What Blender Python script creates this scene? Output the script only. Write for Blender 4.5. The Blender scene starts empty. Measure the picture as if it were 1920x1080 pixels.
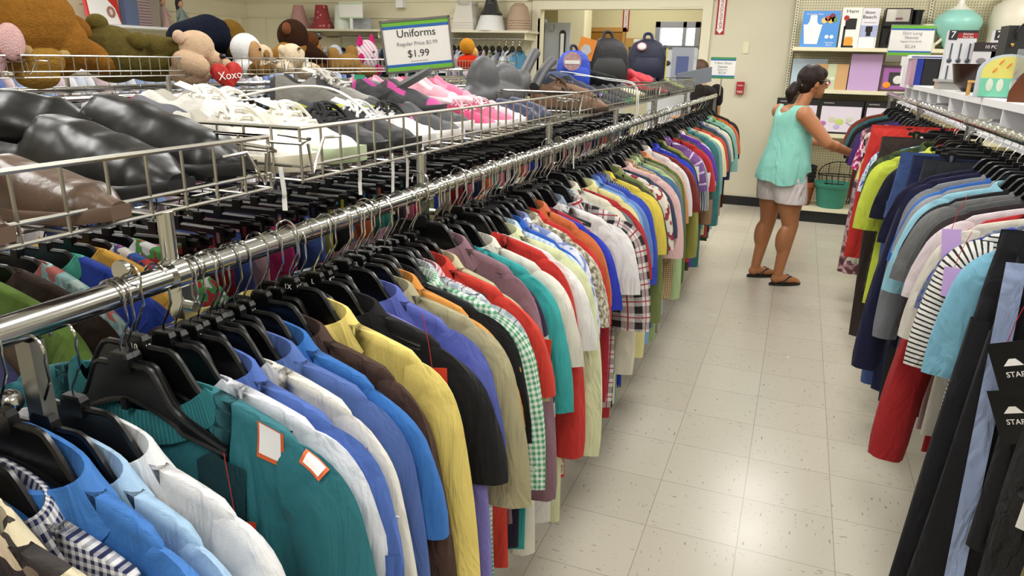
import bpy, math, random
from mathutils import Vector, Matrix, Quaternion
pi = math.pi
SC = bpy.context.scene
COL = SC.collection

# ------------------------------------------------------------------ camera
H = 1.54
PS, TH, RO = math.radians(21.09), math.radians(17.81), math.radians(1.31)
_R = Vector((math.cos(PS), math.sin(PS), 0))
_F = Vector((-math.sin(PS) * math.cos(TH), math.cos(PS) * math.cos(TH), -math.sin(TH)))
_U = _R.cross(_F)
_R2 = _R * math.cos(RO) + _U * math.sin(RO)
_U2 = -_R * math.sin(RO) + _U * math.cos(RO)
cam_d = bpy.data.cameras.new('camera')
cam_d.sensor_width = 36.0
cam_d.lens = 1337.6 / 1920 * 36
cam_d.clip_start = 0.02
cam = bpy.data.objects.new('camera', cam_d)
COL.objects.link(cam)
_m = Matrix(((_R2.x, _U2.x, -_F.x), (_R2.y, _U2.y, -_F.y), (_R2.z, _U2.z, -_F.z))).to_4x4()
_m.translation = Vector((0, 0, H))
cam.matrix_world = _m
SC.camera = cam
cam_d.dof.use_dof = False

# ------------------------------------------------------------------ world, exposure
SC.view_settings.view_transform = 'Standard'
SC.view_settings.look = 'None'
SC.view_settings.gamma = 1
SC.view_settings.exposure = 0.0
SC.view_settings.use_curve_mapping = False
W = bpy.data.worlds.new('World'); SC.world = W
W.use_nodes = True
bg = W.node_tree.nodes['Background']
sky = W.node_tree.nodes.new('ShaderNodeTexSky')
sky.sky_type = 'NISHITA'; sky.sun_disc = False
sky.sun_elevation = math.radians(50); sky.sun_rotation = math.radians(200)
W.node_tree.links.new(sky.outputs[0], bg.inputs[0])
bg.inputs[1].default_value = 0.5

# ceiling troffers: the lamps of the room (their meshes are built with the ceiling below)
CEIL = 2.95
LAMPS = [(-6.0, 1.0), (-6.0, 4.5), (-4.0, -0.6), (-4.0, 2.6), (-4.0, 6.2), (-1.9, 0.4), (-1.9, 3.4), (-1.9, 6.6),
         (0.05, -1.0), (0.05, 1.5), (0.05, 4.0), (0.05, 6.6), (2.2, 0.4), (2.2, 3.6), (2.2, 6.6), (-2.2, 10.0)]  # last entry is an added, unseen lamp that brightens the back room
LAMP_W = 31.0
for i, (lx, ly) in enumerate(LAMPS):
    ld = bpy.data.lights.new('troffer_light', 'AREA')
    ld.shape = 'RECTANGLE'; ld.size = 0.5; ld.size_y = 1.15
    ld.energy = LAMP_W; ld.color = (1.0, 0.985, 0.955)
    lo = bpy.data.objects.new('troffer_light', ld); COL.objects.link(lo)
    lo.location = (lx, ly, CEIL - 0.045)

# ------------------------------------------------------------------ helpers
def lin(h):
    if not isinstance(h, str):
        return tuple(h)[:3] + (1,)
    h = h.lstrip('#')
    v = [int(h[i:i + 2], 16) / 255 for i in (0, 2, 4)]
    return tuple(((c / 12.92) if c < .04045 else ((c + .055) / 1.055) ** 2.4) for c in v) + (1,)

_mats = {}
def N(nt, t, **kw):
    n = nt.nodes.new(t)
    for k, v in kw.items():
        if k in n.inputs: n.inputs[k].default_value = v
        else: setattr(n, k, v)
    return n
def math_n(nt, op, a, b=None):
    n = nt.nodes.new('ShaderNodeMath'); n.operation = op
    for i, v in enumerate((a, b)):
        if v is None: continue
        if hasattr(v, 'links'): nt.links.new(v, n.inputs[i])
        else: n.inputs[i].default_value = v
    return n.outputs[0]
def mix_n(nt, fac, a, b):
    n = nt.nodes.new('ShaderNodeMix'); n.data_type = 'RGBA'
    for i, v in ((0, fac), (6, a), (7, b)):
        if hasattr(v, 'links'): nt.links.new(v, n.inputs[i])
        else: n.inputs[i].default_value = v
    return n.outputs[2]

def M(name, col, rough=.5, metal=0., spec=.5, emit=None, es=0, alpha=1, trans=0, coat=0, bump=None, sheen=0, noise=None):
    """plain procedural material; bump=(scale,distance), noise=(scale,colour2,amount)"""
    key = ('M', name)
    if key in _mats: return _mats[key]
    m = bpy.data.materials.new(name); m.use_nodes = True
    nt = m.node_tree; b = nt.nodes['Principled BSDF']
    b.inputs['Base Color'].default_value = lin(col)
    b.inputs['Roughness'].default_value = rough
    b.inputs['Metallic'].default_value = metal
    b.inputs['Specular IOR Level'].default_value = spec
    b.inputs['Transmission Weight'].default_value = trans
    b.inputs['Coat Weight'].default_value = coat
    b.inputs['Sheen Weight'].default_value = sheen
    b.inputs['Alpha'].default_value = alpha
    if emit: b.inputs['Emission Color'].default_value = lin(emit); b.inputs['Emission Strength'].default_value = es
    if bump or noise:
        tc = N(nt, 'ShaderNodeTexCoord')
        if noise:
            n = N(nt, 'ShaderNodeTexNoise', Scale=noise[0], Detail=4.0)
            nt.links.new(tc.outputs['Object'], n.inputs['Vector'])
            f = math_n(nt, 'MULTIPLY', n.outputs[0], noise[2])
            nt.links.new(mix_n(nt, f, lin(col), lin(noise[1])), b.inputs['Base Color'])
        if bump:
            n = N(nt, 'ShaderNodeTexNoise', Scale=bump[0], Detail=3.0)
            nt.links.new(tc.outputs['Object'], n.inputs['Vector'])
            bp = N(nt, 'ShaderNodeBump', Strength=1.0, Distance=bump[1])
            nt.links.new(n.outputs[0], bp.inputs['Height']); nt.links.new(bp.outputs[0], b.inputs['Normal'])
    _mats[key] = m
    return m

def F(col, pat='plain', c2=None, c3=None, p=.02, q=None, rough=.85, wr=1.0, sheen=.04):
    """cloth: col base, pat pattern over the UV map (metres), p period"""
    key = ('F', col, pat, c2, c3, p, q, rough, wr)
    if key in _mats: return _mats[key]
    m = bpy.data.materials.new('cloth_' + pat); m.use_nodes = True
    nt = m.node_tree; b = nt.nodes['Principled BSDF']
    b.inputs['Roughness'].default_value = rough
    b.inputs['Specular IOR Level'].default_value = .25
    b.inputs['Sheen Weight'].default_value = sheen
    b.inputs['Sheen Roughness'].default_value = .5
    tc = N(nt, 'ShaderNodeTexCoord')
    def muted(h_):
        c_ = lin(h_); g_ = .3 * c_[0] + .59 * c_[1] + .11 * c_[2]
        return tuple((x_ * .90 + g_ * .10) * .90 for x_ in c_[:3]) + (1,)
    A, B_, C_ = muted(col), muted(c2 or col), muted(c3 or c2 or col)
    sp = N(nt, 'ShaderNodeSeparateXYZ'); nt.links.new(tc.outputs['UV'], sp.inputs[0])
    u, v = sp.outputs[0], sp.outputs[1]
    sq = lambda x, per, duty, off=0.0: math_n(nt, 'LESS_THAN', math_n(nt, 'FRACT', math_n(nt, 'ADD', math_n(nt, 'MULTIPLY', x, 1 / per), off + 50)), duty)
    out = None
    if pat == 'hstripe': out = mix_n(nt, sq(v, p, q or .5), A, B_)
    elif pat == 'vstripe': out = mix_n(nt, sq(u, p, q or .5), A, B_)
    elif pat == 'gingham':
        f = math_n(nt, 'MULTIPLY', math_n(nt, 'ADD', sq(u, p, .5), sq(v, p, .5)), .5)
        out = mix_n(nt, f, A, B_)
    elif pat == 'plaid':
        f = math_n(nt, 'MULTIPLY', math_n(nt, 'ADD', sq(u, p, .45), sq(v, p, .45)), .5)
        o1 = mix_n(nt, f, A, B_)
        l = math_n(nt, 'MAXIMUM', sq(u, p, .07, .3), sq(v, p, .07, .3))
        out = mix_n(nt, l, o1, C_)
    elif pat == 'grid':
        l = math_n(nt, 'MAXIMUM', sq(u, p, q or .08), sq(v, p, q or .08)); out = mix_n(nt, l, A, B_)
    elif pat in ('dots', 'floral', 'leaf', 'camo', 'mesh'):
        mp = N(nt, 'ShaderNodeMapping'); nt.links.new(tc.outputs['UV'], mp.inputs[0])
        if pat == 'dots':
            vo = N(nt, 'ShaderNodeTexVoronoi', Scale=1 / p); nt.links.new(mp.outputs[0], vo.inputs['Vector'])
            out = mix_n(nt, math_n(nt, 'LESS_THAN', vo.outputs['Distance'], q or .28), A, B_)
        elif pat == 'mesh':
            vo = N(nt, 'ShaderNodeTexVoronoi', Scale=1 / p, Randomness=.1); nt.links.new(mp.outputs[0], vo.inputs['Vector'])
            out = mix_n(nt, math_n(nt, 'LESS_THAN', vo.outputs['Distance'], .3), A, B_)
        else:
            no = N(nt, 'ShaderNodeTexNoise', Scale=1 / p, Detail=1.5 if pat != 'camo' else .5); nt.links.new(mp.outputs[0], no.inputs['Vector'])
            no.inputs['Distortion'].default_value = 1.2 if pat == 'leaf' else .3
            f = math_n(nt, 'GREATER_THAN', no.outputs[0], .54)
            f2 = math_n(nt, 'LESS_THAN', no.outputs[0], .42)
            out = mix_n(nt, f2, mix_n(nt, f, A, B_), C_)
    elif pat == 'heather':
        no = N(nt, 'ShaderNodeTexNoise', Scale=700.0, Detail=2.0); nt.links.new(tc.outputs['UV'], no.inputs['Vector'])
        out = mix_n(nt, math_n(nt, 'MULTIPLY', no.outputs[0], .8), A, B_)
    elif pat == 'denim':
        no = N(nt, 'ShaderNodeTexNoise', Scale=12.0, Detail=6.0); nt.links.new(tc.outputs['UV'], no.inputs['Vector'])
        out = mix_n(nt, no.outputs[0], A, B_)
    if out is not None: nt.links.new(out, b.inputs['Base Color'])
    else: b.inputs['Base Color'].default_value = A
    mp1 = N(nt, 'ShaderNodeMapping'); mp1.inputs['Scale'].default_value = (1, 1, .38); nt.links.new(tc.outputs['Object'], mp1.inputs[0])
    n1 = N(nt, 'ShaderNodeTexNoise', Scale=15.0, Detail=3.5); nt.links.new(mp1.outputs[0], n1.inputs['Vector'])
    n1.inputs['Distortion'].default_value = 1.0
    n2 = N(nt, 'ShaderNodeTexNoise', Scale=900.0, Detail=1.0); nt.links.new(tc.outputs['Object'], n2.inputs['Vector'])
    h = math_n(nt, 'ADD', n1.outputs[0], math_n(nt, 'MULTIPLY', n2.outputs[0], .03))
    bp = N(nt, 'ShaderNodeBump', Strength=.8, Distance=.026 * wr)
    nt.links.new(h, bp.inputs['Height']); nt.links.new(bp.outputs[0], b.inputs['Normal'])
    _mats[key] = m
    return m

class MB:
    def __init__(s): s.v = []; s.f = []; s.uv = []; s.mi = []; s.mats = []; s.cm = 0
    def use(s, mat):
        if mat not in s.mats: s.mats.append(mat)
        s.cm = s.mats.index(mat); return s
    def vert(s, p, uv=(0, 0)):
        s.v.append(tuple(p)); s.uv.append(uv); return len(s.v) - 1
    def face(s, idx): s.f.append(tuple(idx)); s.mi.append(s.cm)
    def grid(s, rows, close=False, uvs=None, capa=False, capb=False, flip=False):
        n = len(rows[0]); b = len(s.v)
        for i, r in enumerate(rows):
            for j, p in enumerate(r): s.vert(p, uvs[i][j] if uvs else (0, 0))
        for i in range(len(rows) - 1):
            for j in range(n if close else n - 1):
                k = (j + 1) % n
                q = (b + i * n + j, b + i * n + k, b + (i + 1) * n + k, b + (i + 1) * n + j)
                s.face(q[::-1] if flip else q)
        if capa: s.face([b + j for j in range(n)][::-1])
        if capb: s.face([b + (len(rows) - 1) * n + j for j in range(n)])
        return s
    def box(s, c, d, rz=0, rot=None):
        R_ = rot if rot is not None else Matrix.Rotation(rz, 3, 'Z')
        c = Vector(c); b = len(s.v)
        for x in (-.5, .5):
            for y in (-.5, .5):
                for z in (-.5, .5): s.vert(c + R_ @ Vector((x * d[0], y * d[1], z * d[2])), (x * d[0] + y * d[1], z * d[2]))
        for q in ((0, 1, 3, 2), (4, 6, 7, 5), (0, 4, 5, 1), (2, 3, 7, 6), (0, 2, 6, 4), (1, 5, 7, 3)): s.face([b + i for i in q])
        return s
    def bx(s, x0, x1, y0, y1, z0, z1): return s.box(((x0 + x1) / 2, (y0 + y1) / 2, (z0 + z1) / 2), (abs(x1 - x0), abs(y1 - y0), abs(z1 - z0)))
    def tube(s, pts, r, n=8, cap=True, flat=None):
        pts = [Vector(p) for p in pts]; rows = []; prev = None
        for i, p in enumerate(pts):
            t = (pts[min(i + 1, len(pts) - 1)] - pts[max(i - 1, 0)])
            if t.length < 1e-9: t = Vector((0, 0, 1))
            t.normalize()
            if prev is None:
                a = Vector((0, 0, 1)) if abs(t.z) < .9 else Vector((1, 0, 0))
                u = t.cross(a).normalized()
            else: u = (prev - t * prev.dot(t)); u = u.normalized() if u.length > 1e-6 else t.orthogonal().normalized()
            prev = u; w = t.cross(u)
            rr = r[i] if isinstance(r, (list, tuple)) else r
            fl = flat or 1
            rows.append([p + u * rr * math.cos(2 * pi * k / n) + w * rr * fl * math.sin(2 * pi * k / n) for k in range(n)])
        return s.grid(rows, close=True, capa=cap, capb=cap)
    def cyl(s, a, b, r, n=12, r2=None, cap=True): return s.tube([a, b], [r, r2 if r2 is not None else r], n, cap)
    def lathe(s, prof, c=(0, 0, 0), n=24, rot=None, capa=True, capb=True, sx=1, sy=1):
        c = Vector(c); rows = []; uvs = []
        for i, (r, z) in enumerate(prof):
            ps = [Vector((r * sx * math.cos(2 * pi * k / n), r * sy * math.sin(2 * pi * k / n), z)) for k in range(n)]
            if rot is not None: ps = [rot @ p for p in ps]
            rows.append([c + p for p in ps]); uvs.append([(k / n * .6, z) for k in range(n)])
        return s.grid(rows, close=True, capa=capa, capb=capb, uvs=uvs)
    def ell(s, c, r, rot=None, n=14, m=10):
        if not hasattr(r, '__len__'): r = (r, r, r)
        prof = [(math.sin(pi * i / m) if 0 < i < m else .02, -math.cos(pi * i / m)) for i in range(m + 1)]
        c = Vector(c); rows = []
        for pr_, z in prof:
            ps = [Vector((pr_ * r[0] * math.cos(2 * pi * k / n), pr_ * r[1] * math.sin(2 * pi * k / n), z * r[2])) for k in range(n)]
            if rot is not None: ps = [rot @ p for p in ps]
            rows.append([c + p for p in ps])
        return s.grid(rows, close=True, capa=True, capb=True)
    def poly(s, pts, axis, t):
        """extrude a closed polygon pts along vector axis*t (centred)"""
        ax = Vector(axis) * t * .5; b = len(s.v); n = len(pts)
        for sg in (-1, 1):
            for p in pts: s.vert(Vector(p) + ax * sg, (p[0], p[2]))
        s.face([b + i for i in range(n)][::-1]); s.face([b + n + i for i in range(n)])
        for i in range(n): s.face((b + i, b + (i + 1) % n, b + n + (i + 1) % n, b + n + i))
        return s
    def mesh(s, name, mat=None, smooth=True, angle=40):
        me = bpy.data.meshes.new(name)
        me.from_pydata(s.v, [], s.f)
        ul = me.uv_layers.new(name='UVMap')
        for l in me.loops: ul.data[l.index].uv = s.uv[l.vertex_index]
        if s.mats:
            for m_ in s.mats: me.materials.append(m_)
            me.polygons.foreach_set('material_index', s.mi)
        elif mat: me.materials.append(mat)
        if smooth:
            me.polygons.foreach_set('use_smooth', [True] * len(me.polygons))
            if angle: me.set_sharp_from_angle(angle=math.radians(angle))
        me.update()
        return me
    def obj(s, name, mat=None, parent=None, smooth=True, angle=40, loc=None, rot=None):
        return link(name, s.mesh(name, mat, smooth, angle), parent, loc, rot)

def link(name, data, parent=None, loc=None, rot=None):
    o = bpy.data.objects.new(name, data); COL.objects.link(o)
    if parent: o.parent = parent
    if loc is not None: o.location = loc
    if rot is not None: o.rotation_euler = rot
    return o
def tag(o, label=None, cat=None, group=None, kind=None):
    if label: o['label'] = label
    if cat: o['category'] = cat
    if group: o['group'] = group
    if kind: o['kind'] = kind
    return o
def thing(name, label, cat, loc=(0, 0, 0), rz=0, group=None, rot=None):
    o = bpy.data.objects.new(name, None); COL.objects.link(o)
    o.empty_display_size = .05
    o.location = loc; o.rotation_euler = rot or (0, 0, rz)
    return tag(o, label, cat, group)
def S(o): o['kind'] = 'structure'; return o
def dup(root, loc=None, rot=None, label=None, group=None):
    r = root.copy(); COL.objects.link(r)
    if loc is not None: r.location = loc
    if rot is not None: r.rotation_euler = rot
    if label: r['label'] = label
    if group: r['group'] = group
    for ch in root.children:
        c = ch.copy(); COL.objects.link(c); c.parent = r
        for g in ch.children:
            d = g.copy(); COL.objects.link(d); d.parent = c
    return r
_fontm = {}
def text(txt, size, mat, parent, loc, rot, name='lettering', ext=.0004, label=None, xs=1):
    k = (txt, size, ext, mat.name, xs)
    if k not in _fontm:
        cu = bpy.data.curves.new('lettering', 'FONT'); cu.body = txt; cu.size = size; cu.extrude = ext
        cu.align_x = 'CENTER'; cu.align_y = 'CENTER'; cu.space_line = 1.0; cu.resolution_u = 3
        t = bpy.data.objects.new('tmp', cu); COL.objects.link(t)
        dg = bpy.context.evaluated_depsgraph_get()
        me = bpy.data.meshes.new_from_object(t.evaluated_get(dg))
        bpy.data.objects.remove(t)
        me.materials.clear(); me.materials.append(mat)
        if xs != 1: me.transform(Matrix.Diagonal((xs, 1, 1, 1)))
        _fontm[k] = me
    o = link(name, _fontm[k], parent, loc, rot)
    return o
def blob(parts, voxel, mat, name, parent=None, smooth_it=4, **kw):
    """parts: MB of overlapping closed shapes fused into one continuous skin"""
    me = parts.mesh(name, mat, True, None)
    t = bpy.data.objects.new('tmp', me); COL.objects.link(t)
    md = t.modifiers.new('r', 'REMESH'); md.mode = 'VOXEL'; md.voxel_size = voxel; md.use_smooth_shade = True
    if smooth_it:
        sm = t.modifiers.new('s', 'SMOOTH'); sm.factor = .5; sm.iterations = smooth_it
    dg = bpy.context.evaluated_depsgraph_get()
    me2 = bpy.data.meshes.new_from_object(t.evaluated_get(dg))
    bpy.data.objects.remove(t)
    me2.materials.clear(); me2.materials.append(mat)
    me2.polygons.foreach_set('use_smooth', [True] * len(me2.polygons))
    me2.name = name
    return link(name, me2, parent)
def limb(mb, pts, rs, n=14):
    """tapered chain of capsule-like sections"""
    P = []; Rr = []
    for i in range(len(pts) - 1):
        a, b = Vector(pts[i]), Vector(pts[i + 1])
        for k in range(6):
            t = k / 6; P.append(a.lerp(b, t)); Rr.append(rs[i] * (1 - t) + rs[i + 1] * t)
    P.append(Vector(pts[-1])); Rr.append(rs[-1])
    mb.tube(P, Rr, n)
    for p, r in zip(pts, rs): mb.ell(p, r, n=n, m=8)
    return mb
def smooth_path(pts, k=6):
    pts = [Vector(p) for p in pts]; out = []
    for i in range(len(pts) - 1):
        p0, p1, p2, p3 = pts[max(i - 1, 0)], pts[i], pts[i + 1], pts[min(i + 2, len(pts) - 1)]
        for j in range(k):
            t = j / k
            out.append(.5 * ((2 * p1) + (-p0 + p2) * t + (2 * p0 - 5 * p1 + 4 * p2 - p3) * t * t + (-p0 + 3 * p1 - 3 * p2 + p3) * t ** 3))
    out.append(pts[-1]); return out

CHROME = M('chrome', '#c9c9c6', .16, 1.0)
WIRE = M('basket_wire', '#b4b1a8', .28, 1.0)
STEEL = M('galvanised_steel', '#9a9a96', .42, 1.0, noise=(30, '#6c6c6c', .5))
BLK = M('black_plastic', '#08080a', .32, 0, .5)
BLKM = M('black_rubber', '#121214', .55)
WHITE = M('white_paper', '#eceae6', .6)
WHITEP = M('white_plastic', '#e9e9ea', .35)
INK = M('black_ink', '#1a1a1c', .6)
GREYINK = M('grey_ink', '#8d8f92', .6)
CREAM = M('cream_paint', '#e2dbbd', .6, noise=(3, '#d9d1b0', .5))
CREAM2 = M('cream_wall_paint', '#d5cfb8', .65, noise=(2.5, '#cac4ac', .6))
TRIMP = M('trim_paint', '#dcd6bd', .45)

# ------------------------------------------------------------------ room shell
def floor_mat():
    m = bpy.data.materials.new('vinyl_tile'); m.use_nodes = True
    nt = m.node_tree; b = nt.nodes['Principled BSDF']
    tc = N(nt, 'ShaderNodeTexCoord'); sp = N(nt, 'ShaderNodeSeparateXYZ'); nt.links.new(tc.outputs['Object'], sp.inputs[0])
    T = .305
    x = math_n(nt, 'DIVIDE', math_n(nt, 'ADD', sp.outputs[0], 100 * T + .006), T)
    y = math_n(nt, 'DIVIDE', math_n(nt, 'ADD', sp.outputs[1], 100 * T - 3.07 + 10 * T), T)
    fx, fy = math_n(nt, 'FRACT', x), math_n(nt, 'FRACT', y)
    ed = lambda f: math_n(nt, 'LESS_THAN', math_n(nt, 'MINIMUM', f, math_n(nt, 'SUBTRACT', 1.0, f)), .0045)
    line = math_n(nt, 'MAXIMUM', ed(fx), ed(fy))
    ix, iy = math_n(nt, 'FLOOR', x), math_n(nt, 'FLOOR', y)
    chk = math_n(nt, 'MODULO', math_n(nt, 'ADD', ix, iy), 2.0)
    def streak(sx, sy, off):
        mp = N(nt, 'ShaderNodeMapping'); mp.inputs['Scale'].default_value = (sx, sy, 1); mp.inputs['Location'].default_value = (off, off * 1.7, 0)
        nt.links.new(tc.outputs['Object'], mp.inputs[0])
        n = N(nt, 'ShaderNodeTexNoise', Scale=1.0, Detail=2.0); nt.links.new(mp.outputs[0], n.inputs['Vector'])
        return n.outputs[0]
    h, v = streak(26, 110, 0), streak(110, 26, 5)
    st = mix_n(nt, chk, h, v)
    sv = N(nt, 'ShaderNodeSeparateColor'); nt.links.new(st, sv.inputs[0])
    s1 = N(nt, 'ShaderNodeMapRange'); s1.inputs[1].default_value = .655; s1.inputs[2].default_value = .72; nt.links.new(sv.outputs[0], s1.inputs[0])
    big = N(nt, 'ShaderNodeTexNoise', Scale=1.6, Detail=3.0); nt.links.new(tc.outputs['Object'], big.inputs['Vector'])
    wn = N(nt, 'ShaderNodeTexWhiteNoise'); wn.noise_dimensions = '2D'
    cb = N(nt, 'ShaderNodeCombineXYZ'); nt.links.new(ix, cb.inputs[0]); nt.links.new(iy, cb.inputs[1]); nt.links.new(cb.outputs[0], wn.inputs[0])
    base = mix_n(nt, big.outputs[0], lin('#d0cabb'), lin('#c3bdac'))
    base = mix_n(nt, math_n(nt, 'MULTIPLY', wn.outputs[0], .3), base, lin('#b3ab97'))
    base = mix_n(nt, math_n(nt, 'MULTIPLY', s1.outputs[0], .75), base, lin('#6f6758'))
    base = mix_n(nt, math_n(nt, 'MULTIPLY', line, .55), base, lin('#6d6656'))
    nt.links.new(base, b.inputs['Base Color'])
    r = N(nt, 'ShaderNodeMapRange'); r.inputs[3].default_value = .16; r.inputs[4].default_value = .34; nt.links.new(big.outputs[0], r.inputs[0])
    nt.links.new(r.outputs[0], b.inputs['Roughness'])
    b.inputs['Specular IOR Level'].default_value = .5
    return m
def peg_mat():
    m = bpy.data.materials.new('pegboard'); m.use_nodes = True
    nt = m.node_tree; b = nt.nodes['Principled BSDF']
    tc = N(nt, 'ShaderNodeTexCoord'); sp = N(nt, 'ShaderNodeSeparateXYZ'); nt.links.new(tc.outputs['Object'], sp.inputs[0])
    P = .0254
    f = lambda o: math_n(nt, 'SUBTRACT', math_n(nt, 'FRACT', math_n(nt, 'ADD', math_n(nt, 'DIVIDE', o, P), 100.0)), .5)
    fx, fz = f(sp.outputs[0]), f(sp.outputs[2])
    d = math_n(nt, 'SQRT', math_n(nt, 'ADD', math_n(nt, 'MULTIPLY', fx, fx), math_n(nt, 'MULTIPLY', fz, fz)))
    hole = math_n(nt, 'LESS_THAN', d, .17)
    nt.links.new(mix_n(nt, hole, lin('#cfc7a6'), lin('#3a3528')), b.inputs['Base Color'])
    b.inputs['Roughness'].default_value = .6
    return m
FLOORM = floor_mat(); PEG = peg_mat()
S(MB().bx(-7.5, 4.2, -3.2, 12.2, -.1, 0).obj('floor', FLOORM, smooth=False))
CEILM = M('ceiling_paint', '#e8e8e4', .8)
S(MB().bx(-7.5, 4.2, -3.2, 12.2, CEIL, CEIL + .1).obj('ceiling', CEILM, smooth=False))
b = MB()      # back wall with its passage opening x -2.99..-1.08, z 0..2.1
b.use(CREAM).bx(-7.5, -2.99, 8.5, 8.62, 0, CEIL); b.bx(-2.99, -1.08, 8.5, 8.62, 2.1, CEIL)
b.use(CREAM2).bx(-1.08, 4.2, 8.5, 8.62, 0, CEIL)
S(b.obj('wall_back', smooth=False))
WY0, WY1, WZ0, WZ1 = 3.3, 5.66, 1.02, 2.45
b = MB().use(CREAM).bx(-7.45, -7.3, -3.2, WY0, 0, CEIL); b.bx(-7.45, -7.3, WY1, 12.2, 0, CEIL)
b.bx(-7.45, -7.3, WY0, WY1, 0, WZ0); b.bx(-7.45, -7.3, WY0, WY1, WZ1, CEIL)
S(b.obj('wall_left', smooth=False))
S(MB().bx(4.0, 4.15, -3.2, 12.2, 0, CEIL).obj('wall_right', CREAM2, smooth=False))
S(MB().bx(-7.5, 4.2, -3.2, -3.05, 0, CEIL).obj('wall_front', CREAM2, smooth=False))
# window in the left wall
FR = M('window_frame_white', '#e4e4e2', .4)
w = thing('window_1', None, None); del_ = 0; S(w)
b = MB()
for a0, a1, z0, z1 in ((WY0, WY0 + .07, WZ0, WZ1), (WY1 - .09, WY1, WZ0, WZ1), (WY0, WY1, WZ0, WZ0 + .06), (WY0, WY1, WZ1 - .06, WZ1), (4.62, 4.68, WZ0, WZ1)):
    b.bx(-7.42, -7.27, a0, a1, z0, z1)
b.obj('window_frame', FR, w, smooth=False)
GL = M('window_glass', '#ffffff', .02, 0, .5, trans=1)
# back room behind the passage
RW = M('back_room_paint', '#dcd3a8', .6)
b = MB().bx(-5.2, -2.17, 11.5, 11.62, 0, CEIL); b.bx(-2.17, -1.55, 11.5, 11.62, 0, 1.05); b.bx(-2.17, -1.55, 11.5, 11.62, 2.1, CEIL); b.bx(-1.55, 1, 11.5, 11.62, 0, CEIL)
S(b.obj('wall_back_room', RW, smooth=False))
S(MB().bx(-5.3, -5.2, 8.6, 11.6, 0, CEIL).obj('wall_back_room_left', RW, smooth=False))
S(MB().bx(-1.0, -.9, 8.6, 11.6, 0, CEIL).obj('wall_back_room_right', RW, smooth=False))
S(MB().bx(-3.45, -3.05, 10.55, 10.95, 0, CEIL).obj('pillar', M('pillar_paint', '#e6dfba', .6), smooth=False))
w2 = thing('window_2', None, None); S(w2)
b = MB(); SIL = M('aluminium_frame', '#9fa0ab', .35, .6)
for x0, x1, z0, z1 in ((-2.19, -2.12, 1.05, 2.12), (-1.6, -1.53, 1.05, 2.12), (-2.19, -1.53, 2.04, 2.12), (-2.19, -1.53, 1.05, 1.1), (-1.78, -1.73, 1.05, 2.12)): b.bx(x0, x1, 11.46, 11.6, z0, z1)
b.obj('window_frame', SIL, w2, smooth=False)
d = thing('door_1', None, None); S(d)       # grey service door standing open behind the passage
b = MB().use(M('grey_door_paint', '#a9adb2', .45)).bx(-3.1, -2.77, 8.98, 9.02, 0, 1.98); b.obj('door_leaf', None, d, smooth=False)
b = MB().use(M('frame_grey', '#7f858a', .4)).bx(-3.17, -3.1, 8.95, 9.05, 0, 2.02); b.obj('door_frame', None, d, smooth=False)
b = MB(); b.poly([(x_, 0, z_) for x_, z_ in ((-.035, -.22), (.035, -.22), (.04, .2), (.02, .23), (-.02, .23), (-.04, .2))], (0, 1, 0), .012)
b.obj('vision_panel_gasket', BLKM, d, smooth=False, loc=(-2.86, 8.965, 1.66))
b = MB().bx(-.022, .022, -.02, -.005, -.19, .19); b.obj('vision_panel', M('pale_glass', '#dfe3e0', .1), d, smooth=False, loc=(-2.86, 8.965, 1.66))
MB().bx(-3.03, -2.98, 8.94, 8.98, 1.88, 1.96).obj('door_closer', SIL, d, smooth=False)
OAK = M('oak_door', '#a9772c', .45, noise=(6, '#8f5f1e', .6))
d = thing('door_2', None, None); S(d)
MB().bx(-3.35, -2.68, 11.42, 11.47, 0, 1.97).obj('door_leaf', OAK, d, smooth=False)
b = MB().bx(-3.43, -3.35, 11.4, 11.5, 0, 2.03); b.bx(-2.68, -2.64, 11.4, 11.5, 0, 2.03); b.bx(-3.43, -2.64, 11.4, 11.5, 1.97, 2.03)
b.obj('door_frame', M('oak_frame', '#b98a45', .5), d, smooth=False)
MB().tube([(-2.75, 11.42, 1.0), (-2.75, 11.37, 1.0), (-2.83, 11.37, 1.0)], .01).obj('door_handle', CHROME, d)
# trim: casing of the passage, battens, black cove base
b = MB()
for x0, x1, z0, z1, t in ((-3.09, -2.99, 0, 2.1, .03), (-1.12, -1.02, 0, 2.1, .03), (-3.09, -1.02, 2.1, 2.2, .03), (-3.14, -.99, 2.2, 2.24, .05), (-1.6, -1.12, 2.12, 2.15, .035)):
    b.bx(x0, x1, 8.5 - t, 8.5, z0, z1)
S(b.obj('trim_1', TRIMP, smooth=False))
b = MB()
for z in (2.0, 2.19): b.bx(-7.3, -3.14, 8.485, 8.5, z, z + .012)
for z in (2.0, 2.19): b.bx(-7.3, -7.285, 5.9, 8.5, z, z + .012)
for x in (-7.0, -5.8, -4.6): b.bx(x, x + .012, 8.488, 8.5, 0, 2.0)
for y in (7.3, 8.35): b.bx(-7.3, -7.288, y, y + .012, 0, 2.0)
S(b.obj('trim_2', TRIMP, smooth=False))
BASEM = M('cove_base_black', '#151518', .45)
S(MB().bx(-1.02, -.16, 8.48, 8.5, 0, .1).obj('baseboard_back', BASEM, smooth=False))
b = MB().bx(-7.3, -3.09, 8.485, 8.5, 0, .1); S(b.obj('baseboard_left', BASEM, smooth=False))
# ceiling troffers
DIFF = M('troffer_diffuser', '#f4f2ea', .5, emit='#fffaf2', es=3.0)
for lx, ly in LAMPS:
    t = thing('ceiling_light', 'recessed fluorescent ceiling light above the shop floor, one added to brighten the back room', 'ceiling light', (lx, ly, CEIL), 0, 'ceiling lights')
    MB().bx(-.3, .3, -.6, .6, -.03, 0).obj('frame', WHITEP, t, smooth=False)
    MB().bx(-.26, .26, -.56, .56, -.04, -.028).obj('diffuser', DIFF, t, smooth=False)

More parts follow.
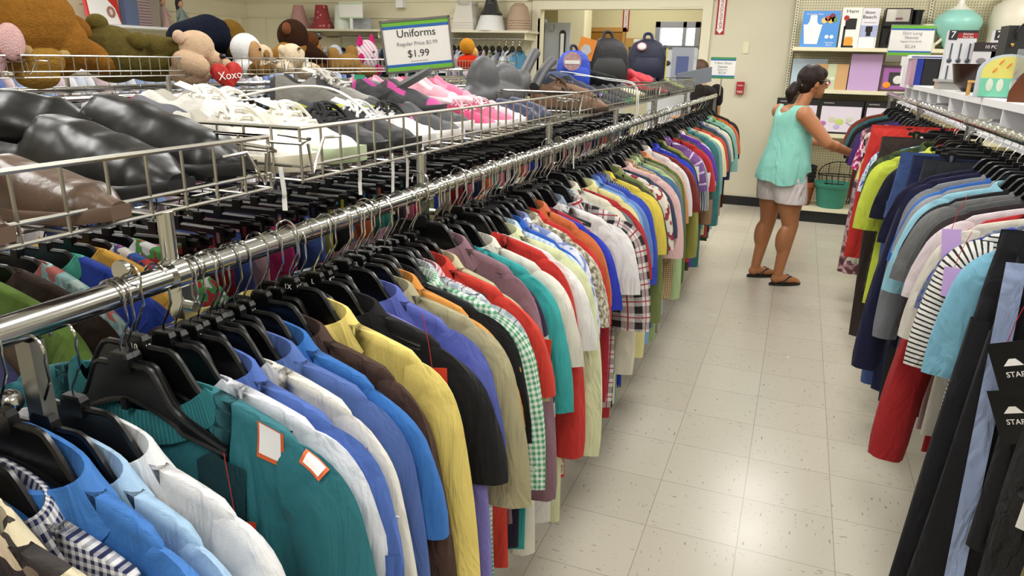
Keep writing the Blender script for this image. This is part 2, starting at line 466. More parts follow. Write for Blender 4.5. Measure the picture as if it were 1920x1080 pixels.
# ------------------------------------------------------------------ things on the back wall
RED = M('sign_red', '#a51f24', .5)
def vertical_sign(name, label, x, y, z0, z1, w_, word, group=None):
    t = thing(name, label, 'sign', (x, y, (z0 + z1) / 2))
    h = z1 - z0; hw = w_ / 2
    b = MB().use(RED).bx(-hw, hw, -.003, .0, -h / 2, h / 2)
    o = b.obj('panel', None, t, smooth=False)
    b = MB().use(WHITE).bx(-hw * .62, hw * .62, -.0045, -.003, -h / 2 + .05, h / 2 - .02)
    k = len(b.v)
    for p in ((-hw * .85, -.0045, -h / 2 + .052), (0, -.0045, -h / 2 + .008), (hw * .85, -.0045, -h / 2 + .052)): b.vert(p)
    b.face((k, k + 1, k + 2)); b.obj('arrow', None, t, smooth=False)
    text(word, w_ * .5, RED, t, (0, -.0055, .03), (pi / 2, pi / 2, 0), xs=1.25)
vertical_sign('fire_arrow_sign', 'tall red arrow sign with vertical lettering on the cream wall by the shopper', -.925, 8.498, 1.84, 2.42, .095, 'FIRE EXTINGUISHER')
vertical_sign('fire_arrow_sign', 'small distant red arrow sign in the back room', -2.66, 11.49, 1.98, 2.32, .1, 'FIRE EXTINGUISHER')
t = thing('fire_alarm_pull', 'small red fire alarm box on the cream wall', 'fire alarm', (-.64, 8.5, 1.29))
MB().bx(-.04, .04, -.045, 0, -.065, .065).obj('housing', RED, t, smooth=False)
text('FIRE', .033, WHITE, t, (0, -.047, -.042), (pi / 2, 0, 0))
MB().bx(-.028, .028, -.052, -.044, .02, .032).obj('pull_handle', M('pale_red', '#c9a3a0', .5), t, smooth=False)
tag(MB().bx(-.66, -.6, 8.49, 8.5, 1.65, 1.77).obj('blank_wall_plate', CREAM, smooth=False), 'blank cream wall plate above the fire alarm', 'wall plate')
tag(MB().bx(-4.89, -4.79, 8.4, 8.5, 2.12, 2.32).obj('wall_sensor', WHITEP, smooth=False), 'white sensor box high on the back wall', 'sensor')

# gondola shelving
GX0, GX1 = -.15, 3.3
g = thing('gondola_shelving', 'beige pegboard shelving unit against the cream back wall', 'shelving', (0, 0, 0))
SHM = M('shelf_enamel', '#ddd6b8', .4)
MB().bx(GX0, GX1, 8.36, 8.4, .15, 2.7).obj('pegboard_panel', PEG, g, smooth=False)
for x in (GX0 - .01, 1.05, 2.25):
    u = MB().bx(x - .015, x + .015, 8.33, 8.365, 0, 2.7).obj('upright', SHM, g, smooth=False)
    s_ = MB()
    for k in range(95): s_.bx(x - .005, x + .005, 8.327, 8.332, .2 + k * .026, .212 + k * .026)
    s_.obj('slots', BLKM, u, smooth=False)
for z, d_ in ((1.715, 8.02), (1.315, 8.0), (.885, 8.0)):
    for x0, x1 in ((GX0, 1.05), (1.05, 2.25), (2.25, GX1)):
        MB().bx(x0 + .003, x1 - .003, d_, 8.36, z - .035, z).obj('shelf', SHM, g, smooth=False)
b = MB().bx(GX0, GX1, 7.84, 8.4, .12, .15); b.obj('base_shelf', SHM, g, smooth=False)
MB().bx(GX0, GX1, 7.87, 8.4, 0, .12).obj('kick_plate', BASEM, g, smooth=False)

# ---- goods on the gondola
def carton(name, label, x0, x1, z, h, y=8.1, dep=.12, col='#4f8fd6', rz=0, lean=0, cat='box'):
    t = thing(name, label, cat, ((x0 + x1) / 2, y, z), rz, rot=(lean, 0, rz))
    w_ = x1 - x0
    MB().use(M('carton_' + name + col, col, .45)).bx(-w_ / 2, w_ / 2, 0, dep, 0, h).obj('carton', None, t, smooth=False)
    return t, w_, h
t, w_, h = carton('ice_cream_maker_box', 'blue box with a white ice cream maker picture on the top shelf', -.09, .25, 1.715, .34)
b = MB().use(WHITE).lathe([(.06, .03), (.085, .2), (.09, .21), (.05, .215), (.035, .24), (.03, .3), (0.01, .3)], (-.05, 0, 0), sy=.02)
b.obj('printed_tub', None, t, loc=(-.02, -.003, 0))
for i, (px, pz, c) in enumerate(((.06, .27, '#b5503a'), (.1, .29, '#7a2b3a'), (.09, .25, '#d8b54a'), (.03, .25, '#e0c270'), (.12, .26, '#6a8f3a'))):
    MB().use(M('print' + c, c, .5)).lathe([(.027, 0), (.027, .002)], n=16, rot=Matrix.Rotation(pi / 2, 3, 'X')).obj('printed_scoop', None, t, loc=(px, -.001, pz))
for k in range(2): MB().use(WHITE).lathe([(.018, 0), (.018, .002)], n=16, rot=Matrix.Rotation(pi / 2, 3, 'X')).obj('printed_dot', None, t, loc=(.07 + k * .045, -.001, .1))
text('Ice Cream Maker', .022, WHITE, t, (-.06, -.002, .31), (pi / 2, 0, 0)); text('Hamilton\nBeach', .022, WHITE, t, (.1, -.002, .035), (pi / 2, 0, 0))
t, w_, h = carton('coffee_maker_box', 'white box printed with a black coffee maker beside the blue box', .265, .44, 1.715, .37, col='#e8e4de')
b = MB().use(BLK).bx(-.05, .05, -.003, 0, .17, .27); b.bx(-.06, -.04, -.003, 0, 0.01, .2); b.bx(-.06, .05, -.003, 0, 0, .02); b.obj('printed_machine', None, t, smooth=False)
MB().use(M('amber_print', '#d9962e', .4)).lathe([(.035, .02), (.042, .06), (.03, .1)], sy=.03, c=(0, -.003, 0)).obj('printed_carafe', None, t)
MB().use(RED).lathe([(.024, 0), (.024, .002)], n=16, rot=Matrix.Rotation(pi / 2, 3, 'X')).obj('printed_badge', None, t, loc=(-.045, -.002, .275))
text('Ham', .045, INK, t, (-.0, -.002, .335), (pi / 2, 0, 0), xs=1.3)
t, w_, h = carton('coffee_maker_box', 'white and lilac box printed with a small coffee maker, next to the real one', .442, .6, 1.715, .365, col='#e4e1e6', y=8.12)
MB().use(M('lilac_print', '#a8aed0', .5)).bx(-.078, .078, -.002, 0, .1, .21).obj('printed_panel', None, t, smooth=False)
b = MB().use(BLK).bx(-.03, .03, -.004, 0, .15, .2); b.bx(-.02, .02, -.004, 0, .11, .15); b.obj('printed_machine', None, t, smooth=False)
MB().use(WHITE).bx(-.078, .06, -.012, -.008, 0, .1).obj('price_card', None, t, smooth=False)
text('ilton\nBeach', .042, INK, t, (-.01, -.003, .305), (pi / 2, 0, 0), xs=1.2); text('BrewStation', .02, GREYINK, t, (0, -.003, .235), (pi / 2, 0, 0))
t = thing('coffee_maker', 'black and steel drip coffee maker on the top shelf', 'coffee maker', (.76, 8.16, 1.715))
b = MB().use(BLK).bx(-.12, .12, -.09, .12, 0, .03)
b.grid([[(x_ * .12, y_, z_) for x_, y_ in ((-1, .12), (-1, .02), (-.95, 0), (.95, 0), (1, .02), (1, .12))] for z_ in (.03, .2, .34, .35)], close=True, capa=True, capb=True)
b.bx(-.12, .11, -.1, .0, .2, .36); b.obj('body', None, t)
MB().use(M('brushed_steel', '#b9b6ae', .28, 1)).grid([[(x_, -.105 - .012 * math.cos(x_ / .11 * 1.4), z_) for x_ in [-.11 + .022 * i for i in range(10)]] for z_ in (.24, .35)]).obj('steel_front', None, t)
MB().use(M('display_red', '#6d4a52', .3)).bx(-.03, .03, -.122, -.118, .255, .275).obj('display', None, t, smooth=False)
b = MB().use(M('dark_glass', '#1b1614', .08)).lathe([(.055, .03), (.07, .08), (.06, .15), (.045, .17)], (0, -.03, 0)); b.obj('carafe', None, t)
MB().use(BLK).lathe([(.03, .05), (.045, .1), (.05, .32), (.06, .35)], (.16, .02, 0)).obj('water_tank', None, t)
t = thing('blue_flat_box', 'pale blue flat box behind the shopper\'s head', 'box', (-.0, 8.2, 1.315)); MB().bx(-.13, .2, 0, .06, 0, .29).obj('carton', M('pale_blue_card', '#a9bccb', .5), t, smooth=False)
t = thing('gift_box', 'tan box with a green ribbon band and flower print', 'box', (.24, 8.15, 1.315))
MB().bx(-.16, .16, 0, .1, 0, .245).obj('carton', M('tan_card', '#c39a6a', .6), t, smooth=False)
MB().bx(-.03, .05, -.003, 0, 0, .246).obj('ribbon_band', M('sage_band', '#b9c2a0', .6), t, smooth=False)
for k, (x_, z_, c) in enumerate(((-.1, .12, '#cfd6ae'), (.0, .05, '#d9a9b0'), (.02, .1, '#cdd2c2'))): MB().use(M('fl' + c, c, .6)).ell((x_, -.004, z_), (.03, .003, .045 if k == 0 else .02)).obj('printed_flower', None, t)
t = thing('lilac_box', 'plain lilac box standing upright on the middle shelf', 'box', (.55, 8.14, 1.315)); MB().bx(-.14, .14, 0, .09, 0, .345).obj('carton', M('lilac_card', '#b899c4', .55), t, smooth=False)
t = thing('picture_frame', 'brown picture frame with a purple mat and puppy photo', 'picture frame', (.84, 8.14, 1.315), rot=(-.06, 0, 0))
b = MB().use(M('dark_wood_frame', '#4a3436', .5))
for x0, x1, z0, z1 in ((-.145, .145, 0, .02), (-.145, .145, .225, .245), (-.145, -.125, 0, .245), (.125, .145, 0, .245)): b.bx(x0, x1, 0, .02, z0, z1)
b.obj('frame', None, t, smooth=False)
b = MB().use(M('purple_mat', '#9a5aa0', .6)).bx(-.125, .125, .008, .012, .02, .225); b.use(M('dark_photo', '#2c2a26', .5)).bx(-.07, .08, .004, .008, .06, .18)
b.obj('photo', None, t, smooth=False)
MB().use(M('orange_flower', '#e08a1a', .6)).ell((-.08, .004, .06), (.035, .003, .03)).obj('printed_flower', None, t); MB().use(M('puppy_white', '#d4d2cc', .7)).ell((.01, .003, .11), (.04, .003, .04)).obj('printed_puppy', None, t)
for i, x in enumerate((-.03, .385, .8)):
    lab = ['floral picture box in black border behind the shopper', 'black bordered floral box in the middle of the lower shelf', 'black bordered floral box nearest the hanging clothes'][i]
    t = thing('floral_print_box', lab, 'box', (x, 8.08, .885), 0, 'floral boxes')
    MB().bx(-.2, .2, 0, .15, 0, .33).obj('carton', M('black_card', '#1b171c', .45), t, smooth=False)
    MB().bx(-.18, .19, -.003, 0, .02, .27).obj('printed_panel', M('lilac_white', '#d9cfdd', .5), t, smooth=False)
    for k, (x_, z_, c, r_) in enumerate(((-.15, .1, '#b06aa8', .03), (-.07, .14, '#c8c6b0', .035), (.0, .12, '#b9cc6a', .04), (.09, .15, '#c9cbbd', .035), (.13, .09, '#5d7a4e', .02), (-.02, .07, '#b5a9d2', .03))):
        MB().use(M('fl' + c, c, .6)).ell((x_, -.004, z_), (r_, .002, r_ * .8)).obj('printed_flower', None, t)
    b = MB().use(M('stem', '#4e4438', .6)).tube([(.06, -.005, .12), (.1, -.005, .095), (.15, -.005, .08)], .002); b.obj('printed_stem', None, t)
    text('MASTERPIECE', .016, WHITE, t, (-.12, -.002, .3), (pi / 2, 0, 0))
# pots on the base shelf
t = thing('green_planter', 'teal green plastic planter on the bottom shelf', 'planter', (.42, 8.02, .15))
GP = M('green_plastic', '#2f7f6b', .5)
MB().lathe([(.01, 0), (.125, 0), (.165, .2), (.175, .205), (.19, .225), (.19, .25), (.175, .25), (.165, .22), (.13, .06), (.01, .05)], n=36).obj('pot', GP, t, angle=50)
t = thing('terracotta_pot', 'terracotta pot holding stacked black nursery pots', 'pot', (.12, 8.05, .15))
MB().lathe([(.01, 0), (.1, 0), (.13, .19), (.14, .19), (.14, .24), (.12, .24), (.11, .05), (.01, .05)], n=30).obj('pot', M('terracotta', '#9b4e2a', .8), t)
t = thing('nursery_pot_stack', 'stack of black nursery pots above the terracotta pot', 'pot', (.12, 8.05, .3))
for k in range(4): MB().lathe([(.01, .0), (.1, 0), (.12, .13), (.128, .13), (.128, .15), (.115, .15), (.09, .02), (.01, .02)], n=26).obj('pot', BLKM, t, loc=(0, 0, k * .035))
MB().lathe([(.01, 0), (.04, 0), (.05, .1), (.04, .1)], (.0, 0, .25), n=16).obj('small_pot', BLKM, t)
t = thing('wire_basket', 'dark wire garden basket behind the green planter', 'basket', (.47, 8.24, .15))
b = MB().use(M('dark_iron', '#2b2620', .5, .6))
for z_, r_ in ((.02, .14), (.22, .19), (.3, .2)): b.tube([(r_ * math.cos(a * pi / 15), .1 * math.sin(a * pi / 15), z_) for a in range(31)], .005)
for a in range(0, 20): b.tube([(.14 * math.cos(a * pi / 10), .07 * math.sin(a * pi / 10), .02), (.2 * math.cos(a * pi / 10), .1 * math.sin(a * pi / 10), .3)], .003)
b.obj('frame', None, t)
MB().use(M('dark_iron', '#2b2620')).tube([(.2 * math.cos(a * pi / 16), 0, .3 + .14 * math.sin(a * pi / 16)) for a in range(17)], .005).obj('handle', None, t)
b = MB().use(M('dark_iron', '#2b2620'))
for dx in (-.1, 0, .1): b.tube([(dx, .0, .3), (dx * 1.02, 0, .3 + .14 * math.sqrt(max(0, 1 - (dx / .2) ** 2)))], .003)
b.obj('handle_bars', None, t)
# mint urn and white jar further right on the top shelf
t = thing('mint_urn', 'mint green ceramic urn lamp with white neck', 'urn', (1.27, 8.16, 1.715))
MB().lathe([(.01, 0), (.07, 0), (.09, .02), (.13, .1), (.175, .155), (.198, .205), (.203, .24), (.192, .275), (.165, .305), (.125, .327), (.115, .345), (.01, .35)], n=40).obj('body', M('mint_glaze', '#86c6bb', .35, noise=(5, '#a8d8cc', .6)), t, angle=60)
MB().lathe([(.115, .345), (.06, .37), (.03, .4), (.025, .5), (.01, .5)], n=30).obj('neck', M('white_glaze', '#e6e4da', .3), t)
t = thing('white_jar', 'tall off-white ceramic jar beside the mint urn', 'jar', (1.72, 8.16, 1.715))
MB().lathe([(.01, 0), (.16, 0), (.19, .05), (.2, .25), (.185, .38), (.13, .42), (.13, .45), (.15, .46), (.15, .49), (.01, .49)], n=40).obj('body', M('bone_glaze', '#d9d3c2', .4, noise=(9, '#cbc3ae', .6)), t, angle=60)
t = thing('electric_kettle', 'cream plastic kettle behind the long sleeves sign', 'kettle', (1.03, 8.12, 1.715))
KP = M('cream_plastic', '#e2ddc4', .35)
MB().lathe([(.01, 0), (.085, 0), (.085, .03), (.07, .06), (.06, .2), (.05, .22), (.01, .225)], n=24).obj('body', KP, t)
MB().tube(smooth_path([(.05, 0, .2), (.1, 0, .21), (.135, 0, .17), (.13, 0, .1), (.09, 0, .05), (.06, 0, .04)]), .014).obj('handle', KP, t)

# ---- shelf of lampshades and the rod of children's clothes on the back wall
g = thing('storage_shelf', 'long metal wall shelf with hang rod on the back wall', 'shelf', (0, 0, 0))
MB().bx(-6.25, -3.0, 8.1, 8.5, 1.825, 1.85).obj('shelf_board', M('shelf_beige', '#cfc9b2', .5), g, smooth=False)
MB().tube([(-6.2, 8.2, 1.76), (-3.05, 8.2, 1.76)], .013).obj('hang_rod', CHROME, g)
for x in (-6.1, -5.0, -4.0, -3.05): MB().bx(x - .008, x + .008, 8.15, 8.5, 1.75, 1.83).obj('bracket', SHM, g, smooth=False)
for x in (-6.27, -3.0): MB().bx(x - .015, x + .015, 8.47, 8.5, 1.1, 2.0).obj('slotted_standard', SHM, g, smooth=False)
def shade(label, x, prof, col, n=28, pat=None, y=8.27):
    t = thing('lampshade', label, 'lampshade', (x, y, 1.85), 0, 'lampshades on the wall shelf')
    MB().lathe(prof, n=n, capa=False, capb=False, rot=Matrix.Rotation(pi / 4, 3, 'Z') if n == 4 else None).obj('shade', pat or M('shade' + col, col, .7), t, angle=30)
    r, z = prof[-1]
    MB().tube([(r * math.cos(a * pi / 12), r * math.sin(a * pi / 12), z) for a in range(25)], .004).obj('rim', M('rim' + col, col, .5), t)
    return t
shade('dusty pink lampshade partly behind the brown bear', -6.27, [(.15, .0), (.1, .15), (.06, .29)], '#b98d86')
shade('red dotted lampshade on the wall shelf', -5.91, [(.155, 0), (.145, .03), (.1, .14), (.075, .29)], '#a63c3c', pat=F('#a23a3c', 'dots', '#d99a8e', p=.05, q=.25))
shade('pale mint lampshade beside the white shelf sign', -5.6, [(.11, 0), (.09, .29)], '#d5dccf')
for k in range(4): shade('off-white square lampshade in the nested stack', -3.84, [(.19, .0 + k * .028), (.125, .29 + k * .012)], '#cbc6bb', 4)
t = shade('white cone lampshade under a black wrapped one', -3.53, [(.19, 0), (.12, .18)], '#d6d6d4')
shade('black plastic wrapped lampshade topping a white one', -3.53, [(.13, .17), (.135, .19), (.1, .23), (.06, .36), (.05, .44)], '#2c2d2f', pat=M('black_film', '#26272a', .15, coat=.6, bump=(18, .02)))
for k in range(5): shade('brown rimmed lampshade in the stack by the passage', -3.18, [(.14, k * .028), (.135, .022 + k * .028), (.1, .15 + k * .028), (.055, .2 + k * .025)], '#a58e78')
t = thing('shelf_sign', 'white blank looking shelf sign with a green border above the pink cat', 'sign', (-5.39, 8.15, 1.98))
MB().bx(-.17, .17, 0, .01, 0, .19).obj('panel', WHITE, t, smooth=False)
b = MB().use(M('pale_green_band', '#b8cfae', .5)).bx(-.17, .17, -.003, 0, .165, .185); b.bx(-.17, .17, -.003, 0, .0, .015); b.obj('band', None, t, smooth=False)
MB().bx(-.02, .02, .0, .01, -.13, 0).obj('stand', WHITEP, t, smooth=False)
t = thing('framed_print', 'small dark framed print lying on the shelf under the white sign', 'picture frame', (-5.33, 8.3, 1.85)); MB().use(M('grey_print', '#6d747c', .4, noise=(30, '#c4c8cc', 1.0))).bx(-.13, .13, 0, .02, 0, .14).obj('panel', None, t, smooth=False)
t = thing('framed_print', 'pale landscape print behind the uniforms sign', 'picture frame', (-4.8, 8.36, 1.85)); MB().use(M('pale_print', '#c9ab96', .5, noise=(12, '#8e9a92', .8))).bx(-.2, .2, 0, .02, 0, .14).obj('panel', None, t, smooth=False)
t = thing('book', 'yellow and pink book standing below the wall shelf', 'book', (-5.85, 8.0, 1.5)); b = MB().use(M('bk1', '#d7a12c', .5)).bx(-.1, .1, 0, .03, 0, .1); b.use(M('bk2', '#c97f86', .5)).bx(-.11, .08, 0, .03, .1, .16); b.obj('cover', None, t, smooth=False)

# ------------------------------------------------------------------ racks
AX, AZ = -.73, 1.262       # front left rail
BX, BZ = -1.29, 1.262      # rail behind it
TX, TZ = -2.74, 1.345      # toy rack rails
UX, UZ = -3.4, 1.345
RX, RZ = .68, 1.328        # right rail
RR = .0165
def rail(parent, x, z, y0, y1, r=RR): return MB().tube([(x, y0, z), (x, y1, z)], r, 20).obj('rail', CHROME, parent)
def clamp(parent, x, y, z):
    b = MB().tube([(x, y - .012, z), (x, y + .012, z)], RR + .006, 20); b.bx(x - .003, x + .02, y - .011, y + .011, z - .055, z - .012)
    b.tube([(x + .004, y, z - .04), (x + .03, y, z - .04)], .007, 10)
    b.obj('clamp', CHROME, parent, angle=30)
g = thing('clothes_rack', 'long double chrome clothes rack carrying the wire shoe baskets on the left', 'clothes rack')
rail(g, AX, AZ, -.6, 6.95); rail(g, BX, BZ, -.6, 6.95)
for y in (.47, 3.0, 5.0, 6.9):
    for x in (AX, BX):
        MB().bx(x - .012, x + .012, y - .008, y + .008, .03, AZ - RR).obj('upright', STEEL, g, smooth=False)
    MB().bx(BX, AX, y - .012, y + .012, .1, .13).obj('foot_bar', STEEL, g, smooth=False)
    for x in (AX, BX): MB().cyl((x, y, 0), (x, y, .1), .02, 12).obj('foot', BLKM, g)
for y in (.67, 1.35, 2.2, 3.1, 4.0, 5.1):
    for x in (AX - .004, BX + .004):
        MB().cyl((x, y, AZ + RR * .6), (x, y, 1.346), .0105, 14).obj('basket_post', CHROME, g)
    clamp(g, AX, y, AZ)
    MB().tube([(AX, y, 1.34), (BX, y, 1.34)], .006, 8).obj('basket_bracket', CHROME, g)
for y in (.6, 2.3): # small chrome joint ears on the rail
    MB().lathe([(.003, 0), (.014, 0), (.014, .006), (.003, .006)], n=18, rot=Matrix.Rotation(pi / 2, 3, 'X')).obj('joint', CHROME, g, loc=(AX - .004, y, AZ + .024))
MB().ell((AX - .02, .45, AZ - .085), .014).obj('ball_end', CHROME, g)

def basket(label, x0, x1, y0, y1, z0, z1, group='wire baskets', sp=.054, r=.0027):
    t = thing('wire_basket', label, 'basket', (x0, y0, z0), 0, group)
    X, Y, Z = x1 - x0, y1 - y0, z1 - z0
    b = MB()
    for z in (Z, .022, 0): b.tube([(0, 0, z), (X, 0, z), (X, Y, z), (0, Y, z), (0, 0, z)], r * 1.35 if z == Z else r, 6)
    b.obj('rim', WIRE, t)
    b = MB(); n = int(Y / sp)
    for i in range(n + 1):
        y = i * Y / n
        for x in (0, X): b.tube([(x, y, -.004), (x, y, Z)], r * .85, 6, cap=False)
    n = int(X / sp)
    for i in range(1, n):
        x = i * X / n
        for y in (0, Y): b.tube([(x, y, -.004), (x, y, Z)], r * .85, 6, cap=False)
    b.obj('side_wires', WIRE, t)
    b = MB(); n = int(Y / .054)
    for i in range(n + 1): b.tube([(0, i * Y / n, 0), (X, i * Y / n, 0)], r * .7, 5, cap=False)
    for i in range(1, 9): b.tube([(i * X / 9, 0, -.003), (i * X / 9, Y, -.003)], r * .7, 5, cap=False)
    b.obj('bottom_grid', WIRE, t)
    for s, y in ((1, .0), (-1, Y)):
        b = MB()
        for x in (X,):
            b.tube([(x + .004, y + s * .10, Z * .75), (x + .006, y + s * .055, Z * .78), (x + .006, y + s * .02, .01), (x + .006, y + s * .012, Z * .7)], r, 6)
            b.tube([(x - .06, y - s * .006, Z * .72), (x + .008, y - s * .006, Z * .72), (x + .012, y + s * .01, Z * .8), (x - .05, y + s * .01, Z * .85)], r, 6)
        b.obj('wire_latch', WIRE, t)
    return t
BZ0, BZ1 = 1.346, 1.428
basket('nearest chrome wire basket holding black clogs and brown shoes', BX + .01, AX, -.35, .87, BZ0, BZ1 - .006)
basket('second chrome wire basket holding white and pink sneakers', BX + .01, AX, .945, 2.42, BZ0, BZ1)
basket('third wire basket with brown shoes and black backpack', BX + .01, AX, 2.47, 3.95, BZ0, BZ1 + .004)
basket('last wire basket with the navy backpack at far end', BX + .01, AX, 4.0, 5.45, BZ0, BZ1 + .006)

g = thing('clothes_rack', 'chrome rack with stuffed toys on top, second aisle', 'clothes rack')
rail(g, TX, TZ, -.2, 7.2); rail(g, UX, UZ, -.2, 7.2)
for y in (1.0, 2.62, 3.55, 4.6, 6.2):
    for x in (TX, UX): MB().cyl((x, y, 0), (x, y, 1.43), .011, 12).obj('upright', CHROME, g)
basket('wire toy basket with the big orange plush', UX + .02, TX - .03, .6, 1.9, 1.43, 1.51, 'toy baskets')
basket('wire toy basket with the olive bear and heart bear', UX + .02, TX - .03, 1.96, 3.42, 1.43, 1.512, 'toy baskets')
basket('wire toy basket with the brown bear and pink cat', UX + .02, TX - .03, 3.47, 5.6, 1.435, 1.515, 'toy baskets')
basket('far wire toy basket with the red and yellow plush', UX + .02, TX - .03, 5.65, 7.1, 1.435, 1.515, 'toy baskets')

g = thing('clothes_rack', 'right hand chrome clothes rack below the white shelf', 'clothes rack')
rail(g, RX, RZ, .6, 7.0)
for y in (1.1, 2.35, 3.6, 5.1, 6.8):
    MB().bx(RX - .01, RX + .01, y - .008, y + .008, .02, RZ - RR).obj('upright', STEEL, g, smooth=False)
    MB().cyl((RX, y, RZ), (RX + .3, y, RZ + .01), .012).obj('arm', CHROME, g)
    clamp(g, RX, y, RZ)
b = MB()
g2 = thing('display_shelf', 'white laminate shelf unit with cubby slots above the right rail', 'shelf')
LAM = M('white_laminate', '#dcdbdc', .4)
SX0, SX1, SZ = .765, 1.62, 1.418
MB().bx(SX0, SX1, -.2, 3.62, SZ - .03, SZ).obj('top_board', LAM, g2, smooth=False)
MB().bx(SX0, SX1, 3.625, 7.1, SZ - .03, SZ).obj('top_board', LAM, g2, smooth=False)
MB().bx(SX0, SX1, -.2, 7.1, SZ - .165, SZ - .15).obj('bottom_board', LAM, g2, smooth=False)
MB().bx(SX0 + .35, SX0 + .37, -.2, 7.1, SZ - .15, SZ - .03).obj('back_board', LAM, g2, smooth=False)
y = .3
while y < 7.1:
    MB().bx(SX0 + .002, SX0 + .35, y - .006, y + .006, SZ - .15, SZ - .03).obj('divider', LAM, g2, smooth=False); y += .4
for y in (1.0, 3.6, 6.6): MB().bx(SX0 + .4, SX0 + .46, y, y + .05, 0, SZ - .165).obj('support_post', LAM, g2, smooth=False)

# ------------------------------------------------------------------ hangers
def hook_path(n0=-.078):
    p = [(0, 0, n0), (.001, 0, -.062), (.010, 0, -.047), (.019, 0, -.030)]
    R_ = .0195
    for k in range(13):
        a = math.radians(-25 + k * (215 / 12)); p.append((R_ * math.cos(a), 0, R_ * math.sin(a)))
    return p
HOOKM = MB().tube(hook_path(), .0016, 6).mesh('hook', CHROME)
def hz_top(x):
    a = abs(x)
    if a < .052: return -.088
    if a < .105: t = (a - .052) / .053; return -.088 - .055 * (t * t * (3 - 2 * t)) * .98
    return -.143 - .037 * ((a - .105) / .10) ** .8
def hz_bot(x):
    a = abs(x)
    if a < .11: return -.134 - .030 * (a / .11) ** 1.7
    return -.168 - .018 * ((a - .11) / .095)
def hanger_body():
    b = MB(); xs = [-.203 + .406 * i / 40 for i in range(41)]
    b.use(BLK).poly([(x, 0, hz_top(x)) for x in xs] + [(x, 0, hz_bot(x)) for x in xs[::-1]], (0, 1, 0), .003)
    for zf, o in ((hz_top, 0), (hz_bot, .0)):       # rounded rim
        b.tube([(x, 0, zf(x) + o) for x in xs], .0042, 6)
    b.bx(-.011, .011, -.006, .006, -.09, -.074); b.bx(-.006, .006, -.008, .008, -.146, -.132)
    return b.mesh('body', BLK, angle=35)
HBM = hanger_body()
CLIPM = MB().grid([[(x * s_, y * s_, z) for x, y in ((-.0155, -.006), (.0155, -.006), (.0155, .006), (-.0155, .006))] for z, s_ in ((-.097, 1.05), (-.078, 1.0), (-.072, .8))], close=True, capa=True, capb=True).mesh('size_clip', BLK, smooth=False)
def bar_body():
    b = MB().use(BLK).bx(-.17, .17, -.0045, .0045, -.104, -.09); b.tube([(-.17, 0, -.0905), (.17, 0, -.0905)], .005, 6)
    b.bx(-.012, .012, -.006, .006, -.1, -.072)
    return b.mesh('bar', BLK, smooth=False)
BARM = bar_body()
def pclip():
    b = MB().use(BLK).bx(-.013, .013, -.011, -.006, -.135, -.082); b.bx(-.013, .013, .006, .011, -.135, -.082); b.bx(-.015, .015, -.012, .012, -.112, -.088)
    b.use(CHROME).bx(-.005, .005, -.0135, .0135, -.118, -.094)
    return b.mesh('clip', None, smooth=False)
PCLIPM = pclip()
def hanger(x, y, z, rz, label, group, size=None, clip=False, swing=0, narrow=False):
    t = thing('clip_hanger' if clip else 'clothes_hanger', label, 'hanger', (x, y, z), rz, group, rot=(swing, 0, rz))
    link('hook', HOOKM, t)
    sx_ = 1 if not narrow else .74
    if clip:
        link('bar', BARM, t)
        for s_ in (-.135, .135): link('clip', PCLIPM, t, (s_, 0, 0))
    else:
        link('body', HBM, t).scale = (sx_ * .95, 1, 1)
        if size is not None:
            c = link('size_clip', CLIPM, t)
            if size: 
                text(size, .012 if len(size) < 3 else .01, WHITE, c, (0, -.0066, -.087), (pi / 2, 0, 0), 'size_mark', .0002)
                text(size, .009, WHITE, c, (.0163, 0, -.087), (pi / 2, 0, pi / 2), 'size_mark', .0002)
    return t

# ------------------------------------------------------------------ garments
def smst(t): t = max(0, min(1, t)); return t * t * (3 - 2 * t)
def torso_fn(w, L, th, neck, dF, rnd, tw=0, sz=0):
    ph, ph2, ph3 = rnd.random() * 6, rnd.random() * 6, rnd.random() * 6
    A = .008 + .007 * rnd.random()
    def ztop(X, side):
        a = abs(X)
        if a < neck: return -.129 - (dF if side < 0 else .012) * (1 - (a / neck) ** 2) ** .8
        u = (a - neck) / (w - neck)
        return -.129 - .040 * u ** 1.15 - .016 * max(0, u - .82) ** 2 * 30
    def P(s, v, side):
        X0 = s * w; zt = ztop(X0, side)
        z = zt + (-L - zt) * v
        dz = max(0, -.15 - z)
        Wd = w * (1 - .07 * smst(dz / .2)) + .022 * v
        x = s * Wd
        d = zt - z
        T = max(.0062 * smst((1 - abs(s)) * 12), th * .3) + th * .7 * smst(d / .09); T *= 1.0
        T = T * math.sqrt(max(0, 1 - abs(s) ** 5)) + .0015
        fy = A * smst(d / .25) * (math.sin(s * 5.3 + ph + 2 * v) + .7 * math.sin(s * 12 + ph2 - 3 * v) + .35 * math.sin(v * 9 + ph3 + 3 * s) + .3 * math.sin(s * 23 + ph3)) 
        return Vector((x, side * T + fy + tw * s * v, z + sz * 0))
    return P, ztop
